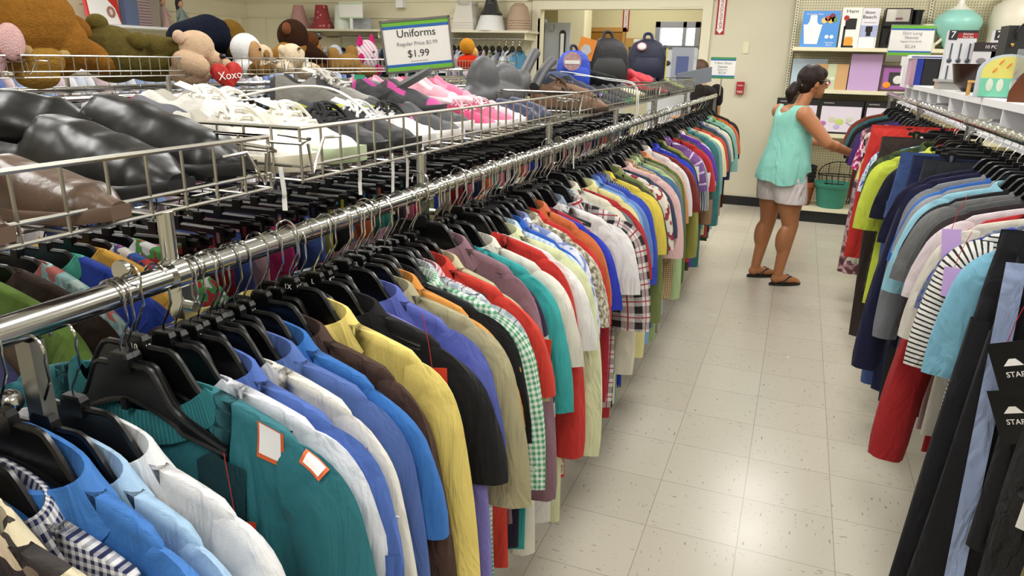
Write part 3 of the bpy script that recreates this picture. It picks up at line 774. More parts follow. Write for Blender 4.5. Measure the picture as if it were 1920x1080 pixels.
def torso(w, L, th, neck, dF, rnd, ns=20, nv=15):
    P, zt = torso_fn(w, L, th, neck, dF, rnd)
    vs = [0, .02, .05, .09, .14] + [.14 + .86 * (i + 1) / (nv - 5) for i in range(nv - 5)]
    k = neck / w
    ss = [-1, -.97, -.9, -.8, -.65, -.5, -k * 1.25, -k, -k * .85, -k * .6, -k * .3, 0, k * .3, k * .6, k * .85, k, k * 1.25, .5, .65, .8, .9, .97, 1]
    rows = []; uvs = []
    for v in vs:
        r = [P(s, v, -1) for s in ss] + [P(s, v, 1) for s in ss[::-1]]
        rows.append(r); uvs.append([(p.x, p.z) for p in r])
    b = MB(); n = len(ss)
    b.grid(rows, close=True, uvs=uvs)
    for j in range(n - 1):      # close the shoulders, leave the neck open
        if abs(ss[j]) >= k * .99 and abs(ss[j + 1]) >= k * .99 or True:
            if abs((ss[j] + ss[j + 1]) / 2) > k * .99:
                b.face((j, 2 * n - 1 - j, 2 * n - 2 - j, j + 1))
    return b, P
def sleeve(sg, w, th, kind, rnd):
    """kind 's' short, 'l' long, 'h' half"""
    b = MB(); px, pz = w - .03, -.292
    tilt = rnd.uniform(.02, .14); A = rnd.random() * 6
    end = {'s': .13, 'h': .22, 'l': .43, 'x': .60}[kind] + rnd.uniform(-.02, .03)
    r0 = .120; r1 = {'s': .112, 'h': .105, 'l': .095, 'x': .1}[kind]
    secs = []
    N1 = 9; phe = math.radians({'s': 74, 'h': 78, 'l': 82, 'x': 80}[kind] - 60 * tilt)
    for i in range(N1):
        t = i / (N1 - 1); ph = phe * t; r = r0 + (r1 - r0) * smst(t)
        O = (px + r * math.sin(ph), pz + r * math.cos(ph)); I = (px, pz)
        secs.append(((O[0] + I[0]) / 2, (O[1] + I[1]) / 2, r / 2, ph, r * ph * .85))
    cx, cz, a, ph, l = secs[-1]
    n2 = {'s': 4, 'h': 6, 'l': 10, 'x': 12}[kind]
    aend = {'s': .068, 'h': .058, 'l': .042, 'x': .05}[kind]
    for i in range(1, n2 + 1):
        t = i / n2; p2 = ph + (math.radians(88) - ph) * smst(t * .9); st = end / n2
        cx += math.cos(p2) * st * .75; cz -= math.sin(p2) * st; l += st
        aa = a + (aend - a) * smst(t)
        if kind in 'lx' and t > .92: aa *= .93
        secs.append((cx, cz, aa, p2, l))
    n = 16; rows = []; uvs = []
    yb = rnd.uniform(-.006, .006)
    for i, (cx, cz, a, ph, l) in enumerate(secs):
        t = i / (len(secs) - 1); bt = th * (.75 + .5 * smst(t * 2)) * (1 if kind == 's' else 1.05)
        d = Vector((math.sin(ph), 0, math.cos(ph))); r = []; u_ = []
        wob = .006 * math.sin(A + t * 5) * t
        for k in range(n):
            an = 2 * pi * k / n; c, s_ = math.cos(an), math.sin(an)
            rr = 1 + (.05 * math.sin(3 * an + A + 4 * t) + .06 * math.sin(5 * an - A + 3 * t)) * smst(t * 2 + .3)
            p = Vector((cx, 0, cz)) + d * a * rr * (abs(c) ** .9) * (1 if c > 0 else -1) + Vector((0, bt * s_ * rr + wob + yb * t, 0))
            p.x *= 1; p = Vector((p.x * sg, p.y, p.z)); r.append(p); u_.append((math.sin(an / 2) * a * 2, -l))
        rows.append(r); uvs.append(u_)
    # hem turned in
    last = rows[-1]; c0 = sum(last, Vector()) / n
    rows.append([c0 + (p - c0) * .93 + Vector((0, 0, .004)) for p in last]); uvs.append(uvs[-1])
    rows.append([c0 + (p - c0) * .88 + Vector((0, 0, .05)) for p in last]); uvs.append(uvs[-1])
    b.grid(rows, close=True, uvs=uvs, flip=sg < 0); b.rows = rows
    return b
def collar(kind, neck, dF, rnd):
    b = MB(); rows = []; uvs = []
    if kind == 'p':
        ts = [math.radians(-168 + 336 * i / 28) for i in range(29)]
        prof = ((.96, .001, -.035, 0), (.99, .002, .010, 0), (1.04, .006, .022, 0), (1.12, .012, .021, 0), (1.25, .017, .004, .35), (1.42, .020, -.018, 1))
        for f, dy, dz, pt in prof:
            r = []
            for t in ts:
                fr = smst((abs(t) - 1.2) / 1.6)
                x = neck * f * math.sin(t); y = (.017 + dy) * math.cos(t) * 1.0
                z = -.122 - dF * smst((abs(t) - 1.0) / 2.1) * .9 + (dz if dz > 0 or f < 1 else dz * (.25 + .75 * abs(math.cos(t)))) - pt * .028 * fr - abs(x) * .11
                if abs(t) > 2.75: x *= 1.0
                r.append((x + (.012 * pt * math.copysign(1, t) * fr), y, z))
            rows.append(r); uvs.append([(t * .07, -f * .1) for t in ts])
        b.grid(rows, uvs=uvs)
    else:
        ts = [2 * pi * i / 28 for i in range(28)]
        for f, dy, dz in ((.90, -.003, -.004), (.95, 0, .006), (1.02, .003, .008), (1.12, .006, -.010)):
            r = []
            for t in ts:
                x = neck * f * math.sin(t); c = math.cos(t)
                z = (-.128 - dF * (1 - math.sin(t) ** 2) ** .8 if c < 0 else -.136 + .0 * c) + dz - max(0, f - 1) * .1
                if c < 0 and f < 1: z += .004
                if f > 1.05 and c < 0: z -= .012 * abs(c)
                r.append((x, (.016 + dy) * (abs(c) ** .6) * (1 if c > 0 else -1), z))
            rows.append(r); uvs.append([(t * .07, -f * .2) for t in ts])
        b.grid(rows, close=True, uvs=uvs)
    return b
def add_tag(t, x, y, z, kind='red', yaw=0, s=1.0, txt='M'):
    b = MB()
    if kind == 'red':
        b.use(M('tag_red', '#c9351c', .5)).bx(-.024 * s, .024 * s, -.0006, .0006, -.055 * s, 0)
        b.use(WHITE).bx(-.024 * s, .024 * s, -.0006, .0006, -.078 * s, -.055 * s)
        b.use(INK)
        for q in range(8): b.bx((-.018 + q * .005) * s, (-.0155 + q * .005) * s, -.001, .001, -.075 * s, -.058 * s)
    elif kind == 'white': b.use(WHITE).bx(-.03 * s, .03 * s, -.0006, .0006, -.1 * s, 0)
    elif kind == 'lilac': b.use(M('tag_lilac', '#b79ad0', .5)).bx(-.022 * s, .022 * s, -.0006, .0006, -.07 * s, 0)
    elif kind == 'black':
        b.use(BLK).bx(-.035 * s, .035 * s, -.001, .001, -.1 * s, 0)
    k = b.obj('price_tag', None, t, smooth=False, loc=(x, y, z), rot=(0, random.uniform(-.2, .2), yaw))
    if kind == 'red' and txt: text(txt, .032 * s, INK, k, (0, -.0012, -.036 * s), (pi / 2, 0, 0), 'tag_letter', .0003)
    if kind == 'black':
        k.rotation_euler = (0, -.45, yaw)
        text('STAR', .014 * s, WHITE, k, (0, -.0016, -.06 * s), (pi / 2, 0, 0), 'tag_letter', .0003)
        MB().use(WHITE).poly([(-.018, 0, -.048), (-.006, 0, -.034), (.006, 0, -.034), (.018, 0, -.048)], (0, 1, 0), .003).obj('tag_emblem', None, k, smooth=False)
    MB().tube([(x, y, z), (x * .98, y, z + .04), (x * .93, y + .004, z + .09)], .0007, 4).obj('tag_string', M('string_red', '#b01f2a', .5), t)
    return k
def shirt(name, label, cat, x, y, z, rz, mat, slv='s', col='p', L=.78, w=.225, th=.013, seed=0, group=None, neck=.088, dF=.05, cmat=None, swing=0, smat=None, flip=False):
    rnd = random.Random(seed * 7 + 3)
    t = thing(name, label, cat, (x, y, z), rz, group, rot=(swing, 0, rz))
    b, P = torso(w, L, th, neck, dF, rnd)
    b.obj('torso', mat, t, angle=None)
    if slv != 'n':
        for sg in (-1, 1):
            sleeve(sg, w, th, slv, rnd).obj('sleeve', smat or mat, t, angle=60)
    if col in 'pc': collar(col, neck, dF, rnd).obj('collar', cmat or mat, t, angle=50)
    return t, P
def pants(name, label, x, y, z, rz, mat, L=1.0, w=.165, th=.016, seed=0, group=None, flare=0, cat='trousers', band=None, zt=-.118, skirt=False):
    rnd = random.Random(seed * 5 + 1); t = thing(name, label, cat, (x, y, z), rz, group)
    b = MB(); ph = rnd.random() * 6
    split = .30 if not skirt else 2
    def tube_(x0, x1, z0, z1, w0, w1, nz, tt):
        rows = []; uvs = []
        for i in range(nz + 1):
            v = i / nz; zz = z0 + (z1 - z0) * v; cx = x0 + (x1 - x0) * v; ww = w0 + (w1 - w0) * v; r = []; u_ = []
            for k in range(20):
                a = 2 * pi * k / 20; c, s_ = math.cos(a), math.sin(a)
                yy = tt * (.35 + .65 * smst(v * 4 + (0 if z0 > -.2 else 1))) * s_ + .006 * math.sin(a * 3 + ph + v * 5) * v + .004 * math.sin(v * 8 + ph)
                r.append((cx + ww * (abs(c) ** .8) * (1 if c > 0 else -1), yy, zz)); u_.append((cx + ww * c + (0 if s_ < 0 else 1), zz))
            rows.append(r); uvs.append(u_)
        b.grid(rows, close=True, uvs=uvs)
    if skirt: tube_(0, 0, zt, zt - L, w, w * 1.25, 12, th)
    else:
        tube_(0, 0, zt, zt - .27, w, w * 1.12, 6, th)
        for sg in (-1, 1): tube_(sg * w * .56, sg * (w * .56 + flare), zt - .2, zt - L, w * .55, w * .42 + flare * .3, 12, th * .95)
    b.obj('legs' if not skirt else 'skirt', mat, t, angle=None)
    wb = MB(); rows = []
    for f, zz in ((1.0, zt + .004), (1.015, zt + .004), (1.02, zt - .035), (1.0, zt - .035)):
        rows.append([(w * f * (abs(math.cos(2 * pi * k / 20)) ** .8) * (1 if math.cos(2 * pi * k / 20) > 0 else -1), (th * .42 * f + .0012) * math.sin(2 * pi * k / 20), zz) for k in range(20)])
    wb.grid(rows, close=True).obj('waistband', band or mat, t)
    return t

# ------------------------------------------------------------------ left front rail: shirts, near to far
random.seed(11)
c = lambda *a, **k: ('F', a, k)
# (y, description, material, sleeve, collar, extras)
LEFT = [
 (.06, 'dark brown and cream checked shirt', F('#2e2a2a', 'grid', '#8f877c', p=.012, q=.15), 'l', 'p', {}),
 (.12, 'pale blue gingham shirt', F('#d5dfea', 'gingham', '#5f7fbf', p=.03), 's', 'p', {}),
 (.165, 'plain sage green shirt', F('#8f9a86'), 's', 'p', {}),
 (.205, 'navy and red small check shirt', F('#8e1f30', 'gingham', '#1d2340', p=.014), 's', 'p', {}),
 (.25, 'teal blue plaid shirt', F('#1c3a5c', 'plaid', '#2f7d93', '#a8c6cf', p=.024), 's', 'p', {}),
 (.30, 'red shirt with thin white plaid lines', F('#a3202f', 'grid', '#d8a3a3', p=.034, q=.05), 's', 'p', {}),
 (.35, 'charcoal shirt with big cream leaf print', F('#3f3a38', 'leaf', '#d8cba8', '#8a7c66', p=.045), 's', 'p', {}),
 (.40, 'navy and white gingham shirt', F('#d8d8dc', 'gingham', '#232a55', p=.0095), 's', 'p', {}),
 (.435, 'bright satin blue shirt', F('#2f75c4', rough=.5), 's', 'p', dict(z=.02)),
 (.475, 'pale sky blue cotton shirt', F('#9fc3e3'), 'l', 'p', {}),
 (.52, 'white shirt with folded collar', F('#e6e6e8'), 'l', 'p', {}),
 (.60, 'teal mesh football jersey with white shoulder numbers', F('#1f7480', rough=.5), 'h', 'c', dict(neck=.115, dF=.05, z=.014, cmat=F('#22828a', 'vstripe', '#1a6a72', p=.004), jersey=True, tag=('red', .157, -.28))),
 (.645, 'white tee with periwinkle hem', F('#e4e6f0'), 's', 'c', {}),
 (.68, 'periwinkle blue polo shirt', F('#4d6fc0'), 's', 'p', dict(tag=('red', .262, -.36))),
 (.715, 'cream white sweatshirt', F('#e2dfd6'), 'l', 'c', dict(tag=('white', .285, -.29))),
 (.75, 'medium blue denim shirt', F('#3c5aa6', 'denim', '#5d7cc0'), 'l', 'p', {}),
 (.79, 'bright blue polo shirt', F('#2b6fbe'), 's', 'p', {}),
 (.83, 'dark brown leather look jacket', F('#41291f', rough=.55, wr=1.6), 'l', 'p', dict(L=.9)),
 (.88, 'long sleeved pale yellow shirt', F('#e6cf66'), 'l', 'p', dict(z=.012, w=.24, xo=.012)),
 (.915, 'heather grey sweatshirt', F('#a4a3a1', 'heather', '#8a8a8a'), 'l', 'c', dict(z=-.01)),
 (.95, 'plain black fleece', F('#17181b'), 's', 'p', dict(tag=('red', .225, -.20))),
 (.985, 'long sleeved lavender pullover', F('#7c74c6'), 'l', 'c', dict(z=-.006)),
 (1.03, 'periwinkle cotton pullover', F('#5865b8'), 's', 'p', dict(z=.006)),
 (1.065, 'khaki short sleeved shirt', F('#a79f7a'), 'h', 'p', dict(w=.24, xo=.015)),
 (1.10, 'golden orange shirt', F('#d98d28'), 's', 'p', {}),
 (1.13, 'black shirt with gold flower print', F('#15171a', 'dots', '#b08a3f', p=.045, q=.22), 's', 'p', {}),
 (1.16, 'green and white gingham shirt', F('#dfeae2', 'gingham', '#3f9a6a', p=.011), 'h', 'p', dict(w=.243, xo=.015)),
 (1.19, 'white shirt with grey blue plaid', F('#d7dadd', 'plaid', '#9aa6b5', '#5b6470', p=.03), 's', 'p', {}),
 (1.22, 'red and white micro check shirt', F('#e4d5da', 'gingham', '#a32443', p=.0075), 's', 'p', {}),
 (1.25, 'orange red tee', F('#cf2f1c'), 's', 'p', {}),
 (1.28, 'pale khaki shirt', F('#c2bb93'), 's', 'p', {}),
 (1.33, 'dusty mauve shirt', F('#8a6673'), 'l', 'p', dict(z=.03)),
 (1.375, 'dark navy rugby shirt with striped sleeve', F('#231e38'), 'l', 'p', dict(smat=F('#28213d', 'hstripe', '#b5a99a', p=.16, q=.22), tag=('red', .275, -.285))),
 (1.42, 'turquoise tee', F('#1fa0a0'), 'h', 'c', {}),
 (1.46, 'off-white short sleeved shirt', F('#dcd8cb'), 's', 'p', {}),
 (1.51, 'red sweatshirt with loose sleeve', F('#c52419'), 'l', 'c', dict(z=.012)),
 (1.55, 'white tee', F('#dfdedb'), 's', 'c', {}),
 (1.60, 'pale celery green shirt', F('#d3d8a8'), 'l', 'p', dict(w=.245, xo=.015)),
 (1.65, 'light blue striped shirt', F('#c5d6ea', 'vstripe', '#a9c2de', p=.014), 's', 'p', {}),
 (1.69, 'cobalt collared shirt', F('#1a58b8'), 's', 'p', {}),
 (1.73, 'white shirt with thin blue pattern', F('#d8dcea', 'floral', '#8090c4', '#e6e6ee', p=.04), 's', 'p', {}),
 (1.77, 'tan paisley shirt', F('#b4ab92', 'floral', '#7d745f', '#d8d2be', p=.012), 's', 'p', {}),
 (1.82, 'bright red cotton shirt', F('#c32017'), 's', 'p', dict(tag=('red', .27, -.33))),
 (1.86, 'burnt orange tee', F('#c8642a'), 's', 'p', dict(z=.01)),
 (1.90, 'royal blue collared shirt', F('#2436b8'), 's', 'p', {}),
 (1.94, 'dark crimson long shirt', F('#a3142a'), 'l', 'c', {}),
 (1.99, 'white cotton tee with wide sleeve', F('#e3e1e0'), 's', 'c', dict(w=.245, xo=.01)),
 (2.04, 'grey blue polo', F('#7f8da1'), 's', 'p', {}),
 (2.09, 'black red and white plaid shirt', F('#d4cdca', 'plaid', '#2a2126', '#a02430', p=.05), 'h', 'p', dict(w=.25, xo=.03, L=.8)),
 (2.14, 'light blue check shirt', F('#cdd5dc', 'plaid', '#94a8b8', '#60707c', p=.04), 's', 'p', {}),
 (2.19, 'cream linen shirt', F('#d8d2bd'), 'l', 'p', dict(z=.02)),
 (2.24, 'slate grey tee', F('#6d7a80'), 's', 'c', {}),
 (2.29, 'red piped dark shirt', F('#b0222a'), 's', 'c', {}),
 (2.34, 'pale yellow shirt', F('#dfd58d'), 'l', 'p', {}),
 (2.39, 'dusty sky blue shirt', F('#7ba4d0'), 'l', 'p', {}),
 (2.44, 'medium blue cotton shirt', F('#5b7fc0'), 's', 'p', {}),
 (2.49, 'cornflower royal polo shirt', F('#3149b4'), 'h', 'p', {}),
 (2.54, 'navy and grey striped shirt', F('#252b3a', 'vstripe', '#8a93a4', p=.008), 's', 'p', {}),
 (2.60, 'bright lemon yellow shirt', F('#dcc32e'), 's', 'p', {}),
 (2.66, 'dark olive tee', F('#3c4228'), 's', 'c', {}),
 (2.71, 'moss green shirt', F('#738042'), 'l', 'p', {}),
 (2.77, 'white shirt with red flower print', F('#e2dacb', 'floral', '#a3343f', '#e6dfd2', p=.03), 's', 'p', {}),
 (2.83, 'navy cotton tee', F('#333d55'), 's', 'c', {}),
 (2.90, 'pale pink sweatshirt', F('#e4b7b4'), 'h', 'p', dict(w=.245, xo=.015)),
 (2.96, 'tan basket weave shirt', F('#cbb48a', 'grid', '#8d7448', p=.009, q=.3), 'l', 'p', {}),
 (3.02, 'denim blue tee', F('#456a94'), 's', 'c', {}),
 (3.08, 'light pistachio green shirt', F('#a9c287'), 'l', 'p', dict(L=.95, w=.24)),
 (3.14, 'grey khaki shirt', F('#8d8968'), 'l', 'p', {}),
 (3.20, 'fern green striped tee', F('#5a7438', 'hstripe', '#46602a', p=.01), 'l', 'c', {}),
 (3.27, 'peach short sleeved shirt', F('#e0915f'), 's', 'p', {}),
 (3.34, 'white dress shirt with collar up', F('#ddd5d3'), 's', 'p', dict(z=.02)),
 (3.41, 'lavender white tee', F('#c3cbe6'), 's', 'c', {}),
 (3.48, 'brick red tee', F('#7c2820'), 's', 'c', {}),
 (3.55, 'vivid royal blue polo', F('#2938c0'), 's', 'p', dict(z=.01)),
 (3.62, 'white and blue pinstriped tee', F('#d9dce0', 'hstripe', '#55648a', p=.012, q=.3), 's', 'c', {}),
 (3.69, 'dark bottle green shirt', F('#16302a'), 's', 'p', {}),
 (3.76, 'olive yellow polo', F('#8f8c30'), 'l', 'p', {}),
 (3.84, 'purple shirt with white stripes', F('#7a4f93', 'hstripe', '#cbb6da', p=.05, q=.18), 's', 'p', dict(z=.02, tag=('white', .25, -.255))),
 (3.93, 'black and white striped shirt', F('#22262e', 'vstripe', '#b9bec6', p=.011), 'h', 'p', {}),
 (4.02, 'deep navy blue tee', F('#26357a'), 's', 'c', {}),
 (4.12, 'cherry red tee', F('#b51722'), 's', 'c', dict(tag=('white', .285, -.30))),
 (4.21, 'dark green and brown plaid shirt', F('#26301c', 'plaid', '#3f4428', '#6c6a44', p=.035), 'h', 'p', {}),
 (4.31, 'bright violet pullover', F('#5a2c9c'), 's', 'c', dict(z=.01)),
 (4.41, 'white cotton shirt with square hem', F('#dad6d6'), 's', 'p', {}),
 (4.51, 'camel brown shirt', F('#92714d'), 'l', 'p', {}),
 (4.62, 'large teal green garment', F('#2f6f70'), 'l', 'c', dict(L=1.0, w=.235, xo=.0)),
 (4.73, 'dusty aqua shirt', F('#6f9f9f'), 'h', 'p', {}),
 (4.84, 'pale cream tee', F('#dcd6a6'), 's', 'c', {}),
 (4.95, 'tomato red tee', F('#c23a2a'), 's', 'c', {}),
 (5.06, 'forest green polo', F('#35472f'), 's', 'p', {}),
 (5.17, 'midnight navy shirt', F('#22264e'), 'h', 'p', {}),
 (5.28, 'faded slate blue shirt', F('#6a7a94'), 's', 'p', {}),
 (5.40, 'ivory tee', F('#d9d4be'), 's', 'c', {}),
 (5.52, 'dark teal tee', F('#1f4a4d'), 's', 'c', {}),
 (5.64, 'mint green tee', F('#86b890'), 's', 'c', {}),
 (5.76, 'light aqua polo', F('#8fc2b8'), 'h', 'p', {}),
 (5.88, 'spring green shirt', F('#7faa55'), 's', 'p', {}),
 (6.02, 'bright orange tee', F('#d9621e'), 's', 'c', {}),
 (6.16, 'black tee', F('#191a1c'), 's', 'c', {}),
 (6.32, 'dark chocolate brown wide sleeved blouse', F('#2c1f1a'), 'h', 'c', {}),
]
SIZES = {11: '10', 13: 'L', 15: '16', 16: 'M', 18: '1X', 19: 'L', 20: 'L', 21: 'XXL', 23: 'XL', 25: 'M', 27: 'M', 30: 'M', 33: 'S', 36: 'L', 38: 'M', 41: 'L', 2: 'L', 4: 'M', 7: '10'}
HG = 'black plastic hangers on the front left rail'
for i, (y, desc, mt, sl, co, ex) in enumerate(LEFT):
    rnd = random.Random(i)
    prev = LEFT[i - 1][1] if i else None
    lab = desc + (' hanging just behind the ' + prev if prev else ' nearest the lower left corner')
    ws = lab.split()
    if len(ws) > 16: lab = desc + ' on the left rail'
    rz = rnd.uniform(-.05, .05) + .03
    dz = ex.get('z', 0) + rnd.uniform(-.004, .004)
    if y < .55: dz -= .028; y = y * .98
    w_ = ex.get('w', rnd.uniform(.208, .238))
    xo = ex.get('xo', rnd.uniform(-.008, .008))
    t, P = shirt('jersey' if ex.get('jersey') else 'shirt', lab, 'shirt', AX + xo, y, AZ + dz - .0, rz, mt, sl, co, L=ex.get('L', rnd.uniform(.76, .95)), w=w_,
                 th=rnd.uniform(.0135, .017) + (.006 if y > 2.4 else 0) + (.008 if y > 3.6 else 0), seed=i, group='shirts on the front left rail', neck=ex.get('neck', rnd.uniform(.094, .106)), dF=ex.get('dF', .045), cmat=ex.get('cmat'), smat=ex.get('smat'), swing=rnd.uniform(-.05, .05) if not ex.get('jersey') else 0)
    if 'tag' in ex:
        k, tx, tz = ex['tag']; add_tag(t, tx, -.034, tz, k, yaw=.25, s=1.0 if k == 'red' else .8)
    if ex.get('jersey'):
        # white number pieces with orange edges lying on the shoulder and sleeve top, and a mesh yoke
        ORG, WH = M('number_orange', '#d8602a', .5), M('number_white', '#eeeeee', .45)
        def patch(s0, s1, v0, v1, off, mat, cut=()):
            b = MB().use(mat); rows = []
            for a in range(7):
                v = v0 + (v1 - v0) * a / 6
                rows.append([P(s0 + (s1 - s0) * k / 6, v, -1) + Vector((0, -off, off * .9)) for k in range(7)])
            return b.grid(rows)
        for s0, s1, v0, v1 in ((.78, .90, .006, .06),):
            patch(s0 - .014, s1 + .014, v0 - .002, v1 + .008, .0012, ORG).obj('number_edge', None, t)
            patch(s0, s1, v0, v1, .0022, WH).obj('number', None, t)
        sr = sleeve(1, w_, .0155, 'h', random.Random(99)).rows
        for (ra, rb, ka, kb, off, mt_) in ((1.9, 3.9, -1.9, .1, .003, ORG), (2.15, 3.65, -1.65, -.15, .0042, WH)):
            rows = []
            for a in range(7):
                ri = ra + (rb - ra) * a / 6; i0 = int(ri); fr = ri - i0; row = []
                for q in range(7):
                    ki = ka + (kb - ka) * q / 6; k0 = math.floor(ki); kf = ki - k0
                    pt = lambda I, K: sr[I][K % 16]
                    p = (pt(i0, k0).lerp(pt(i0, k0 + 1), kf)).lerp(pt(i0 + 1, k0).lerp(pt(i0 + 1, k0 + 1), kf), fr)
                    row.append(p + Vector((off * .6, -off, off * .6)))
                rows.append(row)
            MB().use(mt_).grid(rows).obj('number' if mt_ is WH else 'number_edge', None, t)
        patch(.40, .72, .10, .62, .0045, F('#17626c', 'mesh', '#0e3f48', p=.0055, rough=.6)).obj('mesh_panel', None, t)
        MB().use(F('#8aa0a0')).tube([(.082 * math.sin(a * pi / 10 + pi / 2 + .0), .012, -.135 - .004) for a in range(11)], .003).obj('neck_tape', None, t)
    sz = SIZES.get(i)
    hanger(AX + xo, y + .001, AZ + dz, rz, ('black plastic hanger marked %s holding the %s' % (sz, desc)) if sz else 'black plastic shirt hanger with chrome hook on the front left rail',
           HG, sz if sz else ('' if y < 1.6 else None), swing=0)
# bare crowded hangers whose clothes are hidden between others
for j, y in enumerate([.575, .585, .66, .70, .735, .77, .86, .90, 1.0, 1.05, 1.08, 1.115, 1.145, 1.3, 1.35, 1.4, 1.44, 1.48, 1.53, 1.57, 1.625, 1.67, 1.71, 1.75, 1.8, 1.84, 1.88, 1.92, 1.965, 2.015, 2.065, 2.115, 2.165, 2.3, 2.37, 2.42, 2.47, 2.57, 2.63, 2.69, 2.74, 2.8, 2.87, 2.93, 2.99, 3.05, 3.11, 3.17, 3.3, 3.38, 3.45, 3.52, 3.6, 3.72, 3.8, 3.9, 4.0, 4.1, 4.2, 4.3]):
    rnd = random.Random(500 + j)
    hanger(AX, y, AZ, rnd.uniform(-.06, .09), 'black plastic shirt hanger with chrome hook on the front left rail', HG, '' if y < 1.6 else None, narrow=True)
t = thing('wire_hanger_hook', 'white hooked tagging stick hanging over the front left rail', 'hook', (AX, 2.42, AZ))
MB().tube(smooth_path([(-.015, 0, .0), (0, 0, .02), (.018, 0, .005), (.015, 0, -.04), (.02, 0, -.1), (.035, 0, -.17)]), .0022).obj('hook', M('white_hook', '#e5e3dc', .4), t)

# ------------------------------------------------------------------ second rail (under the baskets)
KIDS = [
 (.44, 'grey child jacket', F('#8a8c8f'), 'l'), (.52, 'dark green child tee', F('#2f5a34'), 's'), (.60, 'plain violet child tee', F('#4a4a7a'), 's'), (.67, 'brown and cream child shirt', F('#5a4632'), 's'), (.73, 'lime green child tee', F('#7da33e'), 's'), (.785, 'dark brown child shirt', F('#3a281c'), 's'),
 (.84, 'aqua crinkled child blouse', F('#8fb9b8', 'floral', '#c2d9d4', '#b8625a', p=.03), 's'), (.895, 'royal blue child tee with teal collar', F('#1c3fa6'), 's'),
 (.945, 'mustard yellow child shirt', F('#d99f1e'), 's'), (.985, 'blue and red tropical print child shirt', F('#2456a8', 'floral', '#c23a3a', '#d7d2c8', p=.03), 's'),
 (1.03, 'green and red pattern child shirt', F('#4aa04a', 'floral', '#b8262e', '#e3e3e3', p=.03), 's')]
for i, (y, desc, mt, sl) in enumerate(KIDS):
    rnd = random.Random(900 + i); rz = rnd.uniform(-.08, .08)
    shirt('shirt', desc + ' on the rail behind under the wire basket', 'shirt', BX, y, BZ + .04, rz, mt, sl, 'c', L=.55, w=.225, th=.017, seed=300 + i, group='child shirts on the second rail', cmat=F('#3fae98') if i == 7 else None)
    hanger(BX, y, BZ + .004, rz, 'black plastic hanger on the second rail under the baskets', 'hangers on the second rail')
PANTS = [('pink elastic waist child trousers', '#c96f8f'), ('pale pink child shorts', '#d8a5ac'), ('dark red velvet child trousers', '#7c0f1e'), ('blue denim child trousers', '#3f57a3'), ('light pink child skirt', '#dcb0b0'),
         ('magenta child leggings', '#b01f6a'), ('navy child trousers', '#1d2547'), ('blue ruffle child shorts', '#4b68b8'), ('yellow green child shorts', '#b5b22d'), ('black child trousers', '#141417'),
         ('sky blue child trousers', '#2a83bd'), ('rust orange child shorts', '#c4552a'), ('teal green child trousers', '#2d7f77'), ('sea green child shorts', '#3c9a80'), ('charcoal child trousers', '#2c2d31'),
         ('rose pink child shorts', '#c9667c'), ('hot pink child leggings', '#d42a6c'), ('dark royal child trousers', '#243a9e'), ('forest green child shorts', '#2a5a3a'), ('beige child trousers', '#a8987c')]
PG = 'clipped child trousers on the second rail'
pm = {}
for i in range(66):
    y = 1.08 + i * .065; d_, col = PANTS[i % 20]; rnd = random.Random(1200 + i)
    if i >= 20: d_, col = PANTS[rnd.choice([9, 14, 6, 9, 2, 17, 11, 12, 19, 15, 9, 6])]
    rz = rnd.uniform(-.12, .12); dz = rnd.uniform(-.012, .0)
    if col not in pm or i < 20:
        src = pants('trousers', d_ + ' clipped below the wire baskets', BX, y, BZ + dz, rz, F(col), L=.5, w=rnd.uniform(.13, .16), th=.016, seed=i, group=PG + ' ' + str(d_) if False else PG)
        pm[col] = src
    else: src = dup(pm[col], (BX, y, BZ + dz), (0, 0, rz))
    hanger(BX, y, BZ + dz, rz, 'black clip hanger holding child trousers on the second rail', 'clip hangers on the second rail', clip=True)

# ------------------------------------------------------------------ toy rack rails and the clothes far behind
far_cols = ['#cfd6e6', '#aebfe0', '#e2e4ec', '#7f96cc', '#c3cbe0', '#1f2a52', '#d9c2c6', '#9fb3dc', '#e8e8ee', '#5b74b4']
fs = [shirt('shirt', 'x', 'shirt', 0, 0, 0, 0, F(cc), 's', 'n', L=.7, th=.02, seed=700 + k, group='x')[0] for k, cc in enumerate(far_cols)]
used = set()
def far_shirt(x, y, z, k, label, group, rz=0):
    if k in used: return dup(fs[k], (x, y, z), (0, 0, rz), label, group)
    used.add(k); o = fs[k]; o.location = (x, y, z); o.rotation_euler = (0, 0, rz); o['label'] = label; o['group'] = group; return o
for i in range(46):
    y = .7 + i * .115; rnd = random.Random(1500 + i)
    hanger(TX, y, TZ, rnd.uniform(-.15, .15), 'black hanger on the near rail of the toy rack', 'hangers on the toy rack')
    far_shirt(TX, y, TZ - .02, rnd.choice([5, 5, 3, 9, 6, 8]), 'shirt hanging from the near rail of the toy rack', 'shirts on the toy rack', rnd.uniform(-.1, .1))
for i in range(30):
    y = 1.0 + i * .17; rnd = random.Random(1600 + i)
    hanger(UX, y, UZ, rnd.uniform(-.15, .15), 'black hanger on the far rail of the toy rack', 'hangers on the toy rack far rail')
g = thing('clothes_rack', 'far chrome rack of white and blue clothes near the window', 'clothes rack')
rail(g, -5.2, 1.56, 2.4, 7.8)
for y in (2.5, 5.0, 7.7): MB().cyl((-5.2, y, 0), (-5.2, y, 1.55), .012).obj('upright', CHROME, g)
for i in range(60):
    y = 2.5 + i * .088; rnd = random.Random(1700 + i)
    far_shirt(-5.2, y, 1.56, rnd.choice([0, 1, 2, 3, 4, 5, 6, 7, 8, 9, 1, 7]), 'pale blue or white shirt on the far rack by the window', 'shirts on the far rack', rnd.uniform(-.1, .1))
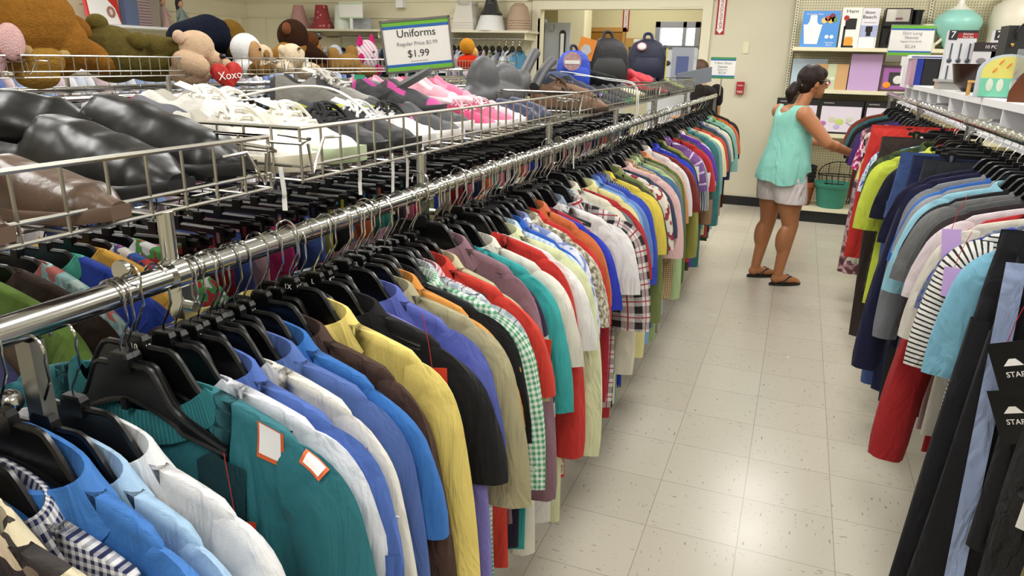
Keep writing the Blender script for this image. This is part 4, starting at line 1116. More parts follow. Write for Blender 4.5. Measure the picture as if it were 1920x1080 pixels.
# children's clothes under the lampshade shelf
bc = ['#e0e4e6', '#c9b6d6', '#cfd8d8', '#2f4a60', '#d9a0c0', '#e3c4c6', '#8f9a4a', '#b7bcc8', '#e6e6e8', '#4f94bd', '#1c1d22', '#b9d0cf']
bnames = ['white', 'lilac', 'pale grey', 'navy striped', 'magenta print', 'pale pink', 'olive print', 'lavender grey', 'plain white', 'sky blue', 'black', 'pale mint']
for i in range(34):
    rnd = random.Random(1800 + i); x = -3.14 - i * .085
    if i == 0: k = 9
    elif i < 12: k = [9, 8, 7, 7, 6, 5, 4, 3, 2, 1, 0, 10][i]
    else: k = rnd.choice([10, 10, 3, 11, 0, 10])
    y = 8.2
    lab = bnames[k] + ' child garment ' + ('hanging under the lampshade shelf' if i >= 12 else ['at the passage end of the shelf rod', 'second from the passage under the brown lampshades', 'left of the white garment under brown lampshades', 'beside its twin under the lampshade shelf', 'below the white cone lampshade', 'in the middle of the shelf rod', 'just left of the pale pink one', 'left of the magenta one on the shelf rod', 'near the square lampshades', 'under the square lampshades', 'beside the red plush toy', 'furthest left of the visible small clothes'][i])
    if i < 12:
        shirt('child_shirt', lab, 'shirt', x, y, 1.76, pi / 2 + rnd.uniform(-.35, .25), F(bc[k]) if k not in (3, 4, 6) else F(bc[k], 'hstripe', '#c6ccd2', p=.05), 's', 'n', L=rnd.uniform(.42, .6), w=.15, th=.016, seed=850 + i, group='small clothes on the wall rod')
    else:
        if i == 12: b12 = {}
        if k not in b12: b12[k] = shirt('child_shirt', lab, 'shirt', x, y, 1.76, pi / 2, F(bc[k]), 's', 'n', L=.5, w=.15, th=.016, seed=880 + k, group='small clothes on the wall rod')[0]
        else: dup(b12[k], (x, y, 1.76), (0, 0, pi / 2 + rnd.uniform(-.2, .2)), lab)
    if i < 12:
        hanger(x, y, 1.76, pi / 2, 'small black hanger on the rod under the lampshades', 'hangers on the wall rod')

# ------------------------------------------------------------------ right rail
RIGHT = [
 (1.3, 'shirt', 'light grey jacket at the lower right corner', F('#b9bcc6'), dict(sl='n', L=1.1, w=.16)),
 (1.42, 'shirt', 'khaki canvas coat at the right picture edge', F('#857a50'), dict(sl='n', L=.8, w=.165)),
 (1.53, 'shirt', 'black quilted puffer jacket', F('#101013', rough=.35, wr=3.5, p=.05), dict(sl='n', L=.85, th=.035, w=.19, tag=('white', -.14, -.55))),
 (1.62, 'shirt', 'black sports jacket with hanging brand tags', F('#141318', rough=.5), dict(sl='n', L=.8, th=.02, w=.2, tags=(('black', -.235, -.30), ('black', -.215, -.40)))),
 (1.70, 'pants', 'black track trousers with pale blue side stripe', F('#16161a'), dict(L=1.13, w=.19, stripe=True, xo=-.03, flare=.07)),
 (1.78, 'pants', 'plain black wide trousers', F('#1a1a1f'), dict(L=1.16, w=.21, flare=.07, xo=-.03)),
 (1.86, 'shirt', 'light blue polo shirt with small logo', F('#6faec8'), dict(sl='h', L=.7)),
 (1.95, 'shirt', 'black and white striped tee', F('#d9d6cf', 'hstripe', '#2c2a2a', p=.012, q=.35), dict(sl='h', L=.68, w=.24, tag=('lilac', -.285, -.24))),
 (2.01, 'shirt', 'slate blue printed tee', F('#5a6478', 'floral', '#2b3aa0', '#7c8496', p=.02), dict(sl='s')),
 (2.07, 'shirt', 'oatmeal tee', F('#c6c0b2'), dict(sl='h', L=.66, w=.245, tag=('lilac', -.285, -.17))),
 (2.13, 'shirt', 'scarlet long sleeved shirt', F('#a91219'), dict(sl='x', L=.75, w=.215)),
 (2.2, 'shirt', 'pale pink grey tee', F('#c9bcc0'), dict(sl='s')),
 (2.27, 'shirt', 'dark maroon brown tee', F('#2c2024'), dict(sl='h')),
 (2.34, 'shirt', 'charcoal grey tee', F('#4d4f50'), dict(sl='s')),
 (2.41, 'shirt', 'heather grey tee', F('#707070', 'heather', '#5c5c5c'), dict(sl='s', w=.24)),
 (2.48, 'shirt', 'solid black tee', F('#131317'), dict(sl='s')),
 (2.56, 'shirt', 'soft aqua polo shirt', F('#86c0d3'), dict(sl='h', w=.24)),
 (2.63, 'shirt', 'grey and white raglan tee', F('#8c8d90'), dict(sl='s')),
 (2.7, 'shirt', 'sapphire blue tee', F('#2a62b0'), dict(sl='s')),
 (2.78, 'shirt', 'ash grey pullover', F('#7d8086'), dict(sl='l', L=.75)),
 (2.87, 'shirt', 'navy blue pullover', F('#171a3c'), dict(sl='x', w=.24)),
 (2.97, 'shirt', 'dark indigo blouse', F('#131534'), dict(sl='s')),
 (3.08, 'pants', 'faded black jeans', F('#23252c', 'denim', '#33363e'), dict(L=1.0, w=.19, xo=-.03)),
 (3.2, 'pants', 'dark indigo jeans', F('#161d40', 'denim', '#232c55'), dict(L=1.0, w=.2, xo=-.04)),
 (3.31, 'pants', 'medium blue stitched jeans', F('#2b427c', 'denim', '#46639c'), dict(L=1.02, w=.21, xo=-.06)),
 (3.43, 'shirt', 'deep navy tee', F('#14162c'), dict(sl='s')),
 (3.54, 'shirt', 'lime yellow polo shirt', F('#c4d41c'), dict(sl='h', L=.74, w=.235, xo=-.05)),
 (3.66, 'shirt', 'white shirt with red trim', F('#d9d6d8'), dict(sl='s', cmat=F('#b01a26'))),
 (3.78, 'shirt', 'olive camouflage striped polo', F('#3f4f24', 'hstripe', '#2b3718', p=.05), dict(sl='h', L=.75, w=.225, xo=-.04)),
 (3.9, 'shirt', 'turquoise floral blouse', F('#2b7f9a', 'floral', '#e0e6ea', '#1a3f8a', p=.03), dict(sl='s')),
 (4.02, 'pants', 'dark brown trousers', F('#3a2e2a'), dict(L=1.05, w=.2, xo=-.08)),
 (4.3, 'pants', 'bright red trousers', F('#cc2416'), dict(L=.72, w=.2, xo=-.11, flare=.03, zup=.035)),
 (4.2, 'shirt', 'white and blue flowered blouse', F('#d5dce4', 'floral', '#2a4ca0', '#7fc0d4', p=.03), dict(sl='s')),
 (4.43, 'shirt', 'pale yellow blouse', F('#d6d27a'), dict(sl='s')),
 (4.56, 'dress', 'cream dress with dark flower print', F('#cdc8b4', 'floral', '#5a4a4c', '#a9b09c', p=.05), dict(L=.9)),
 (4.7, 'dress', 'dusty pink flowered dress', F('#b98a90', 'floral', '#7a4a54', '#d9bcc0', p=.03), dict(L=1.0)),
 (4.83, 'dress', 'black and cream striped dress', F('#d0ccc0', 'hstripe', '#1d1b1c', p=.08), dict(L=.85)),
 (4.96, 'shirt', 'hot pink patterned blouse', F('#c92f73', 'floral', '#e8d5dc', '#7a1f4a', p=.025), dict(sl='s')),
 (5.1, 'dress', 'muted rose long dress', F('#96606a', 'floral', '#c9a0a6', '#5a3a44', p=.04), dict(L=1.1)),
 (5.3, 'shirt', 'violet tee', F('#4a2a72'), dict(sl='s')), (5.5, 'shirt', 'dusk purple blouse', F('#3a2f52'), dict(sl='s')),
 (5.75, 'shirt', 'black knit top', F('#19181b'), dict(sl='s')), (6.0, 'shirt', 'teal knit top', F('#2c6a70'), dict(sl='s')), (6.3, 'shirt', 'rust knit top', F('#7a3a26'), dict(sl='s')),
]
for i, (y, kind, desc, mt, ex) in enumerate(RIGHT):
    rnd = random.Random(2000 + i); rz = rnd.uniform(-.05, .05) - .02
    prev = RIGHT[i - 1][2] if i else None
    lab = desc + ' on the right rail'
    if prev and len((lab + ' behind the ' + prev).split()) <= 16: lab = lab + ' behind the ' + prev
    if kind == 'shirt':
        t, P = shirt('jacket' if 'jacket' in desc or 'coat' in desc else 'shirt', lab, 'jacket' if 'jacket' in desc or 'coat' in desc else 'shirt', RX + ex.get('xo', 0), y, RZ, rz, mt, ex.get('sl', 's'), 'p' if 'polo' in desc or 'jacket' in desc or 'shirt' in desc else 'c',
                     L=ex.get('L', .7) + (.1 if y > 1.8 else 0), w=ex.get('w', rnd.uniform(.22, .235)), th=ex.get('th', .02), seed=400 + i, group='clothes on the right rail', cmat=ex.get('cmat'))
        for tg in ([ex['tag']] if 'tag' in ex else []) + list(ex.get('tags', ())):
            add_tag(t, tg[1], -.05, tg[2], tg[0], yaw=-.5 if tg[0] != 'lilac' else -.6, s=1.05 if tg[0] != 'black' else 1.1)
        hanger(RX + ex.get('xo', 0) * .3, y, RZ, rz, 'black plastic hanger with chrome hook on the right rail', 'hangers on the right rail')
    elif kind == 'pants':
        t = pants('trousers', lab, RX + ex.get('xo', 0), y, RZ + ex.get('zup', 0), rz, mt, L=ex['L'], w=ex['w'], th=.024, seed=i, group='clothes on the right rail', flare=ex.get('flare', 0))
        if ex.get('stripe'):
            b = MB().use(F('#9fb2dd', rough=.5)); rows = []
            for k in range(12):
                v = k / 11; zz = -.16 - .96 * v
                rows.append([(-.2 * 1.1 + .02 + .035 * v + dx, -.03 + .0 * v, zz) for dx in (-.018, .02 + .0 * v)])
            b.grid(rows).obj('side_stripe', None, t)
        hanger(RX + ex.get('xo', 0) * 0, y, RZ, rz, 'black clip hanger on the right rail', 'clip hangers on the right rail', clip=True)
    else:
        t, P = shirt('dress', lab, 'dress', RX - .07, y, RZ, rz, mt, 'n', 'n', L=ex['L'], w=.23, th=.024, seed=400 + i, group='clothes on the right rail')
        hanger(RX, y, RZ, rz, 'black plastic hanger with chrome hook on the right rail', 'hangers on the right rail')

# ------------------------------------------------------------------ footwear in the baskets
def interp(tab, t):
    for (a, va), (b_, vb) in zip(tab, tab[1:]):
        if t <= b_: return va + (vb - va) * smst((t - a) / (b_ - a))
    return tab[-1][1]
SHAPES = {
 'sneaker': dict(hw=[(0, .020), (.08, .031), (.35, .031), (.65, .046), (.85, .043), (1, .016)], h=[(0, .078), (.1, .088), (.25, .068), (.42, .092), (.6, .066), (.85, .045), (1, .026)], op=(.05, .40), sole=.026),
 'loafer': dict(hw=[(0, .018), (.08, .028), (.35, .028), (.65, .044), (.85, .040), (1, .014)], h=[(0, .058), (.1, .064), (.25, .05), (.42, .07), (.6, .058), (.85, .044), (1, .024)], op=(.05, .42), sole=.016),
 'clog': dict(hw=[(0, .026), (.08, .036), (.35, .037), (.65, .048), (.85, .046), (1, .020)], h=[(0, .052), (.1, .056), (.27, .052), (.36, .084), (.5, .079), (.66, .066), (.84, .052), (1, .026)], op=(.04, .33), sole=.016),
 'low': dict(hw=[(0, .020), (.08, .030), (.35, .028), (.65, .042), (.85, .038), (1, .012)], h=[(0, .045), (.1, .050), (.3, .035), (.5, .045), (.65, .042), (.85, .034), (1, .018)], op=(.04, .52), sole=.012),
}
def shoe(name, label, kind, loc, rz, up, sole, lin_=None, L=.27, lace=None, rot=None, accent=None, tongue=None, group=None, s=1.0, inner=None, side=None):
    sh = SHAPES[kind]; t = thing(name, label, 'shoe', loc, rz, group, rot=rot or (0, 0, rz)); k = L / .27 * s
    o0, o1 = sh['op']; n = 22; nt_ = 34
    umat = M('upper' + up, up, .45 if kind == 'clog' else .6, bump=(60, .003) if kind != 'clog' else None, noise=(14, up, .3)) if isinstance(up, str) else up
    smat = M('sole' + sole, sole, .5)
    b = MB(); rows = []; rin = []
    for i in range(nt_ + 1):
        tt = i / nt_; hw = interp(sh['hw'], tt) * k; h = interp(sh['h'], tt) * k; z0 = sh['sole'] * k * .7; r = []
        for j in range(n + 1):
            a = pi * j / n; cx = math.cos(a); s_ = math.sin(a)
            if o0 - .06 < tt < o1 + .04: se = min(smst((tt - o0 + .06) / .08), smst((o1 + .04 - tt) / .08)); s_ = s_ * (1 - se) + min(1, s_ / .80) * se
            y = hw * math.copysign(abs(cx) ** .62, cx) * (1 - .15 * s_); z = z0 + (h - z0) * s_ ** .75
            if o0 < tt < o1 and abs(cx) < .62:
                e = min(smst((tt - o0) / .05), smst((o1 - tt) / .05)); q = smst((.62 - abs(cx)) / .12)
                z = z * (1 - e * q) + (z0 + .006) * e * q
            r.append((tt * L * s, y, z))
        rows.append(r)
    # colour: faces inside the opening get the lining
    lm = M('lining' + (inner or '#1a1a1a'), inner or '#1a1a1a', .8)
    b.use(umat); base = len(b.v)
    for r in rows:
        for p in r: b.vert(p, (p[0], p[1]))
    m_ = n + 1
    am = M('accent' + accent, accent, .6) if accent else None
    for i in range(nt_):
        for j in range(n):
            tt = (i + .5) / nt_; a = pi * (j + .5) / n
            if o0 < tt < o1 and abs(math.cos(a)) < .60: b.use(lm)
            elif am and (.5 < abs(math.cos(a)) < .86 and .42 < tt < .62 or tt > .86 and kind == 'sneaker' or tt < .06): b.use(am)
            else: b.use(umat)
            b.face((base + i * m_ + j, base + (i + 1) * m_ + j, base + (i + 1) * m_ + j + 1, base + i * m_ + j + 1))
    b.use(umat); b.face([base + j for j in range(m_)]); b.face([base + nt_ * m_ + j for j in range(m_)][::-1])
    b.obj('upper', None, t, angle=50)
    b = MB().use(smat); rows = []
    for z, f in ((0, .96), (.003, 1.03), (sh['sole'] * k * .8, 1.06), (sh['sole'] * k, 1.0)):
        r = []
        for i in range(25): tt = i / 24; r.append((tt * L * s * 1.015 - .002, -interp(sh['hw'], tt) * k * f * 1.02, z + .006 * max(0, tt - .85) * 5 * k))
        for i in range(25): tt = 1 - i / 24; r.append((tt * L * s * 1.015 - .002, interp(sh['hw'], tt) * k * f * 1.02, z + .006 * max(0, tt - .85) * 5 * k))
        rows.append(r)
    b.grid(rows, close=True, capa=True, capb=True); b.obj('sole', None, t, angle=50)
    zt_ = lambda tt: interp(sh['h'], tt) * k
    if lace:
        lmt = M('lace' + lace, lace, .8); b = MB().use(lmt)
        for q in range(5):
            tt = .40 + q * .055; x = tt * L * s; z = zt_(tt)
            b.tube([(x, -.024 * k, z - .012 * k), (x + .008, -.008, z + .002), (x + .012, .008, z + .002), (x + .006, .024 * k, z - .012 * k)], .0032 * k, 6)
        x = .40 * L * s; z = zt_(.40)
        for sg in (-1, 1):
            b.tube(smooth_path([(x, 0, z + .004), (x + .012, sg * .022, z + .006), (x + .035, sg * .036, z - .012), (x + .028, sg * .02, z - .002), (x, 0, z + .004)]), .0032 * k, 6)
            b.tube(smooth_path([(x, 0, z + .004), (x + .03, sg * .02, z + .002), (x + .045, sg * .042, z - .025)]), .003 * k, 6)
        b.obj('laces', None, t)
        b = MB().use(M('tongue' + (tongue or lace), tongue or lace, .7)); rows = [[(.36 * L * s + (.08 * L) * v - .02 * (1 - v), yy * .022 * k, zt_(.42) + .012 * k * (1 - v) - abs(yy) * .006) for yy in (-1, -.5, 0, .5, 1)] for v in (0, .5, 1)]
        b.grid(rows); b.obj('tongue', None, t)
    if side:
        sm = M('side' + side, side, .5); b = MB().use(sm)
        for sg in (-1, 1):
            for q in range(3):
                x = (.5 + q * .06) * L * s; b.tube([(x, sg * interp(sh['hw'], .5 + q * .06) * k * 1.0, .03 * k), (x - .03, sg * interp(sh['hw'], .45) * k * .93, .06 * k)], .003 * k, 5)
        b.obj('side_stripes', None, t)
    return t
bz = 1.35
SG = None
# nearest basket
LEA = M('taupe_leather', '#5a4638', .32, noise=(18, '#44342a', .8), bump=(40, .002))
shoe('loafer', 'taupe leather loafer at the left picture edge, lying nearest the camera', 'loafer', (-.985, .40, bz), .20, LEA, '#5e4a3c', L=.25, s=1.1)
shoe('loafer', 'taupe leather loafer between its twin and the black clogs', 'loafer', (-.985, .555, bz), .12, LEA, '#5e4a3c', L=.25, s=1.1)
shoe('ankle_boot', 'brown ankle boot with stitched heel at the left edge of the basket', 'clog', (-1.10, .43, bz + .062), .35, M('brown_leather', '#4f3f32', .3, noise=(20, '#33271f', .8)), '#3a2c20', L=.26, rot=(0, -.02, .35))
RUB = M('black_clog_rubber', '#08080a', .34, noise=(7, '#141517', .7), bump=(10, .006))
shoe('clog', 'black clog lying lower against the basket front', 'clog', (-1.10, .71, bz), .08, RUB, '#131315', L=.33, s=1.0)
shoe('clog', 'large shiny black clog resting on top with toe to the right', 'clog', (-1.13, .79, bz + .022), .12, RUB, '#101012', L=.35, s=1.02, rot=(-.05, .05, .26))
shoe('clog', 'open black clog showing its dark inside, at the back of the nearest basket', 'clog', (-1.27, .66, bz + .045), .5, RUB, '#131315', L=.30, s=1.05, inner='#050505', rot=(.55, -.05, .45))
# second basket, front row
shoe('sneaker', 'white tennis shoe nearest the gap between the first two baskets', 'sneaker', (-1.04, 1.0, bz), .02, '#dfdcd3', '#d9d2bd', L=.29, lace='#e6e2d6', accent='#e6e3dc', inner='#d8d4cc')
shoe('sneaker', 'white tennis shoe with a green patch on its sole', 'sneaker', (-1.03, 1.115, bz), .06, '#e0ddd5', '#a9b795', L=.29, lace='#e6e2d6', accent='#e6e3dc', inner='#d8d4cc')
shoe('sneaker', 'white tennis shoe on top of the white pair', 'sneaker', (-1.2, 1.08, bz + .035), .2, '#e4e1da', '#d8cfb8', L=.27, lace='#ebe8df', inner='#d8d4cc', rot=(0, .04, .25))
shoe('sneaker', 'white tennis shoe tipped against the basket back', 'sneaker', (-1.24, 1.2, bz + .03), .3, '#e0ddd6', '#d8cfb8', L=.26, lace='#ebe8df', inner='#d8d4cc', rot=(.3, .05, .3))
shoe('sneaker', 'black slip shoe left of its twin beside the white shoes', 'sneaker', (-1.02, 1.235, bz), .04, '#1c1c1f', '#1a1a1c', L=.27, lace='#1b1b1d')
shoe('sneaker', 'black slip shoe with white tongue logo', 'sneaker', (-1.01, 1.335, bz), .05, '#1f1f22', '#1a1a1c', L=.27, lace='#e4e4e4', accent='#141416')
shoe('sneaker', 'white rounded toe sneaker with black laces', 'sneaker', (-1.0, 1.45, bz), .06, '#dededc', '#e4e3e0', L=.25, lace='#1c1c1e', side='#222224')
shoe('sneaker', 'grey running shoe with pink sole line', 'sneaker', (-1.0, 1.575, bz), .05, '#3a3b3f', '#dcd6d6', L=.25, accent='#47484c', inner='#c24a86', side='#d96a9a')
shoe('sneaker', 'grey running shoe resting above with pink lining', 'sneaker', (-1.02, 1.69, bz + .01), .1, '#44454a', '#e0dcdc', L=.24, accent='#3b3c40', inner='#c24a86', side='#d96a9a')
shoe('sneaker', 'hot pink child sneaker with white toe', 'sneaker', (-.98, 1.83, bz), .05, '#c9406f', '#e6e4e4', L=.22, accent='#d4567f', inner='#d96f93', lace='#e9b9c6')
shoe('sneaker', 'rose pink child sneaker behind the hot pink one', 'sneaker', (-.98, 1.96, bz), .08, '#d2668a', '#e6e4e4', L=.22, inner='#d96f93', lace='#e9c9d2')
shoe('sneaker', 'white toe child sneaker with pink straps', 'sneaker', (-.97, 2.08, bz), .02, '#d9b4bf', '#e8e6e6', L=.2, accent='#e3dfe0', inner='#d96f93')
shoe('clog', 'navy blue clog near the end of the second basket', 'clog', (-.99, 2.2, bz), .05, '#2a3350', '#232a44', L=.22, inner='#1c2238')
shoe('clog', 'navy blue clog at the very end of the second basket', 'clog', (-.99, 2.32, bz), .02, '#2e3858', '#232a44', L=.22, inner='#1c2238')
# second basket, behind
shoe('sneaker', 'pink and grey running shoe leaning at the back behind the black clog', 'sneaker', (-1.25, 1.0, bz + .03), 0, '#55565e', '#7b7c82', L=.23, accent='#8a8a8a', inner='#e0608f', side='#d8d8dc', rot=(.3, -.05, .5))
shoe('sneaker', 'pink and grey running shoe beside the white tennis shoes', 'sneaker', (-1.25, 1.13, bz + .03), 0, '#8e8c86', '#7b7c82', L=.23, accent='#54565e', inner='#e0608f', side='#d8d8dc', rot=(.3, -.05, .75))
shoe('sneaker', 'pink lined running shoe standing up on its toe', 'sneaker', (-1.15, 1.24, bz + .06), 0, '#4a4b52', '#3c3d44', L=.2, inner='#e56a96', side='#c9c9d0', rot=(0, 1.15, 2.6))
shoe('sneaker', 'silver grey running shoe with black side', 'sneaker', (-1.2, 1.46, bz + .055), 0, '#77746e', '#b9c23e', L=.28, accent='#2a2a2c', inner='#4a4a4a', lace='#b8b5ae', rot=(0, .02, .35))
shoe('sneaker', 'black low shoe with thick white collar', 'low', (-1.25, 1.68, bz + .09), 0, '#26292c', '#2f3134', L=.27, s=1.1, inner='#d8d8d8', rot=(.1, .08, .35))
shoe('sneaker', 'black running shoe with magenta lining', 'sneaker', (-1.1, 1.66, bz + .055), 0, '#333338', '#2c2c30', L=.25, accent='#b43a86', inner='#c958a8', rot=(0, .03, .15))
shoe('sandal', 'yellow and brown strapped sandal', 'low', (-1.2, 2.0, bz + .07), 0, '#b98a30', '#6a4526', L=.2, inner='#8a5a30', rot=(0, .0, .4))
shoe('sandal', 'rust brown sandal with ankle strap', 'low', (-1.18, 2.12, bz + .06), 0, '#8a4426', '#4a2a1a', L=.2, inner='#6a3a22', rot=(0, 0, .3))
shoe('sneaker', 'pink velcro child shoe on top of the pile', 'sneaker', (-1.13, 2.0, bz + .07), 0, '#d4668c', '#e3d6da', L=.21, accent='#e08fa8', inner='#b8456e', rot=(0, .05, .2))
shoe('sneaker', 'pale pink velcro child shoe with white strap', 'sneaker', (-1.11, 1.88, bz + .07), 0, '#e0a3b2', '#eae2e4', L=.21, accent='#ecd7dc', inner='#d06488', rot=(0, .05, .1))
shoe('sneaker', 'pink and blue toddler shoe beside the green price tag', 'sneaker', (-1.2, 1.8, bz + .08), 0, '#d77a98', '#6a8ac4', L=.17, accent='#e4b7c4', inner='#3f6fa8', rot=(0, 0, .2))
# third basket
def rubber_boot(label, loc, rot, col):
    t = thing('rubber_boot', label, 'boot', loc, 0, None, rot=rot)
    m = M('boot' + col, col, .5)
    b = MB().use(m)
    rows = []
    for zz, cx, rx, ry in ((0, .07, .12, .048), (.03, .075, .125, .05), (.06, .06, .11, .048), (.09, .035, .075, .046), (.13, .02, .056, .048), (.2, .018, .058, .052), (.24, .016, .062, .056)):
        rows.append([(cx + rx * math.cos(2 * pi * k / 20), ry * math.sin(2 * pi * k / 20), zz) for k in range(20)])
    for f in (.93, .9): rows.append([(.016 + .062 * f * math.cos(2 * pi * k / 20), .056 * f * math.sin(2 * pi * k / 20), .24 if f > .92 else .12) for k in range(20)])
    b.grid(rows, close=True, capa=True, capb=True); b.obj('boot_body', None, t)
    MB().use(m).tube([(.016 + .063 * math.cos(2 * pi * k / 20), .057 * math.sin(2 * pi * k / 20), .235) for k in range(21)], .006, 8).obj('rim', None, t)
    return t
t = thing('rubber_boot', 'wide grey rubber boot lying in the third basket with two flat loops', 'boot', (-1.07, 2.5, 1.35))
b = MB(); b.ell((0, .04, .055), (.07, .30, .06)); b.ell((0, -.06, .105), (.05, .10, .095), rot=Matrix.Rotation(.3, 3, 'X')); b.ell((0, .14, .10), (.05, .15, .075)); b.ell((0, .27, .09), (.05, .12, .05), rot=Matrix.Rotation(.35, 3, 'X'))
limb(b, [(0, -.08, .05), (0, -.25, .03)], [.05, .03])
blob(b, .008, M('boot_grey', '#47484b', .55), 'boot_body', t)
for k_, pts in enumerate(([(0, .30, .09), (.0, .38, .15), (.0, .46, .205), (0, .49, .215)], [(.03, .40, .08), (.03, .50, .14), (.03, .60, .18), (.03, .625, .185)])):
    MB().use(M('boot_grey', '#47484b', .55)).tube(smooth_path(pts), .021, 12).obj('loop', None, t)
shoe('loafer', 'brown leather lace-up with stitched sides', 'loafer', (-1.0, 2.76, bz), .05, '#6b4a30', '#3a2a1c', L=.27, s=1.15, lace='#4a3424', inner='#2a1c14')
shoe('loafer', 'brown leather lace-up on top of its twin', 'loafer', (-1.1, 2.98, bz + .04), 0, '#74543a', '#3a2a1c', L=.27, s=1.1, lace='#4a3424', inner='#2a1c14', rot=(0, .05, .3))
shoe('sneaker', 'navy knitted slip-on with ribbed side', 'sneaker', (-1.1, 3.2, bz + .05), 0, '#222a40', '#3b4a6a', L=.25, side='#5a6a90', rot=(0, .05, .2))
shoe('sandal', 'black strappy sandal with silver beads', 'low', (-1.02, 3.02, bz), .1, '#17171a', '#1a1a1c', L=.25, side='#b8b8c0', inner='#2a2a2e')
shoe('sandal', 'black strappy sandal next to the beaded one', 'low', (-1.02, 3.14, bz), .1, '#1b1b1f', '#1a1a1c', L=.25, side='#8a8a92', inner='#2a2a2e')
shoe('sandal', 'dark shiny shoe with a lavender sticker', 'loafer', (-1.0, 3.28, bz), .1, '#262a3a', '#1a1a22', L=.25, accent='#a59ad6')
shoe('sneaker', 'green and black sports shoe', 'sneaker', (-.99, 3.42, bz), .05, '#2c3236', '#58a07a', L=.25, side='#7fbf6a')
shoe('sneaker', 'lime edged dark sports shoe', 'sneaker', (-.99, 3.56, bz), .05, '#2a2f33', '#b4c84a', L=.25, side='#c8d85a')
shoe('flat_shoe', 'cream flat shoe beside the black long bag', 'low', (-1.0, 3.7, bz + .02), .1, '#cfc7a8', '#c2b893', L=.26, inner='#b8ad88')
shoe('sneaker', 'grey patterned shoe under the red shoes', 'sneaker', (-.99, 3.82, bz), .05, '#4c5058', '#33363c', L=.25)
shoe('sneaker', 'red and black sports shoe at the front of the last basket', 'sneaker', (-.99, 4.08, bz + .02), .05, '#b81f2c', '#2a2226', L=.26, inner='#d64a50', side='#d8505a')
shoe('sneaker', 'crimson sports shoe lying on its side', 'sneaker', (-1.05, 4.22, bz + .07), 0, '#c12735', '#35272b', L=.26, inner='#e0565c', rot=(.5, 0, .3))
shoe('sneaker', 'red sports shoe pressed against the wires', 'sneaker', (-.97, 4.35, bz), .05, '#a81f2a', '#2a2226', L=.25, inner='#d64a50')
for q, (yy, cc) in enumerate(((4.5, '#2a2c30'), (4.64, '#3a4232'), (4.95, '#24262a'), (5.1, '#9ab04a'), (5.25, '#6a6c70'))):
    shoe('sneaker', ['black', 'olive grey', 'dark graphite', 'lime green', 'ash grey'][q] + ' shoe in the last wire basket', 'sneaker', (-.98, yy, bz), .05, cc, '#3a3a3c', L=.25)
t = thing('shoelace', 'long white shoelace strap draped over the third basket edge', 'strap', (0, 0, 0))
MB().tube(smooth_path([(-1.02, 3.2, 1.49), (-.95, 3.35, 1.475), (-.86, 3.4, 1.455), (-.745, 3.42, 1.44), (-.718, 3.42, 1.39), (-.715, 3.41, 1.29), (-.72, 3.4, 1.26)]), .009, 8, flat=.3).obj('lace', M('lace_white', '#e2e2e0', .6), t)
t = thing('shoelace', 'white looped shoelace hanging over the third basket front', 'strap', (0, 0, 0))
MB().tube(smooth_path([(-.98, 3.28, 1.475), (-.86, 3.44, 1.46), (-.742, 3.46, 1.44), (-.716, 3.46, 1.36), (-.716, 3.45, 1.27)]), .008, 8, flat=.3).obj('lace', M('lace_white', '#e2e2e0', .6), t)
for q, (yy, ln) in enumerate(((.93, .05), (1.15, .06), (1.27, .12), (1.33, .13), (1.40, .11))):
    t = thing('shoelace', ['short beige lace end at the corner of the first basket', 'cream lace end hanging through the basket floor', 'white lace hanging down below the black shoes', 'longest white lace hanging below the black shoes', 'white lace hanging furthest right below the basket'][q], 'strap', (-.76, yy, bz - .003))
    MB().tube(smooth_path([(0, 0, .02), (.004, 0, -.02), (0, .004, -ln * .6), (.003, .0, -ln)]), .0055, 7, flat=.35).obj('lace', M('lace_white', '#e2e2e0', .6), t)
t = thing('shoelace', 'thick white lace arching above the white tennis shoes', 'strap', (0, 0, 0))
MB().tube(smooth_path([(-1.0, 1.12, 1.46), (-.93, 1.18, 1.478), (-.86, 1.21, 1.478), (-.80, 1.21, 1.455), (-.755, 1.20, 1.425)]), .005, 8, flat=.5).obj('lace', M('lace_cream', '#e4dfd2', .6), t)
t = thing('green_hang_tag', 'green hang tag standing among the shoes under the uniforms sign', 'tag', (-1.12, 1.72, 1.44), rot=(-.1, 0, .4)); MB().bx(-.014, .014, 0, .002, -.02, .05).obj('card', M('tag_green', '#1f8a6c', .5), t, smooth=False)
t = thing('flip_flop', 'dark grey slide sandal sole leaning on the grey running shoe', 'shoe', (-.98, 1.69, 1.455), rot=(.1, -.5, .5))
b = MB().use(M('slide_grey', '#3a3c3c', .6)); b.grid([[(.1 * math.cos(2 * pi * k / 20), .036 * math.sin(2 * pi * k / 20), z) for k in range(20)] for z in (0, .014)], close=True, capa=True, capb=True); b.obj('sole', None, t, angle=40)
t = thing('white_insole', 'white curved shoe insole standing up in front of the uniforms sign', 'insole', (-1.14, 1.58, 1.43), rot=(0, -.9, 1.2))
b = MB().use(WHITE); b.grid([[((.07 * math.cos(2 * pi * k / 20)), (.022 - .007 * math.cos(2 * pi * k / 20)) * math.sin(2 * pi * k / 20), z) for k in range(20)] for z in (0, .005)], close=True, capa=True, capb=True); b.obj('insole_body', None, t, angle=40)
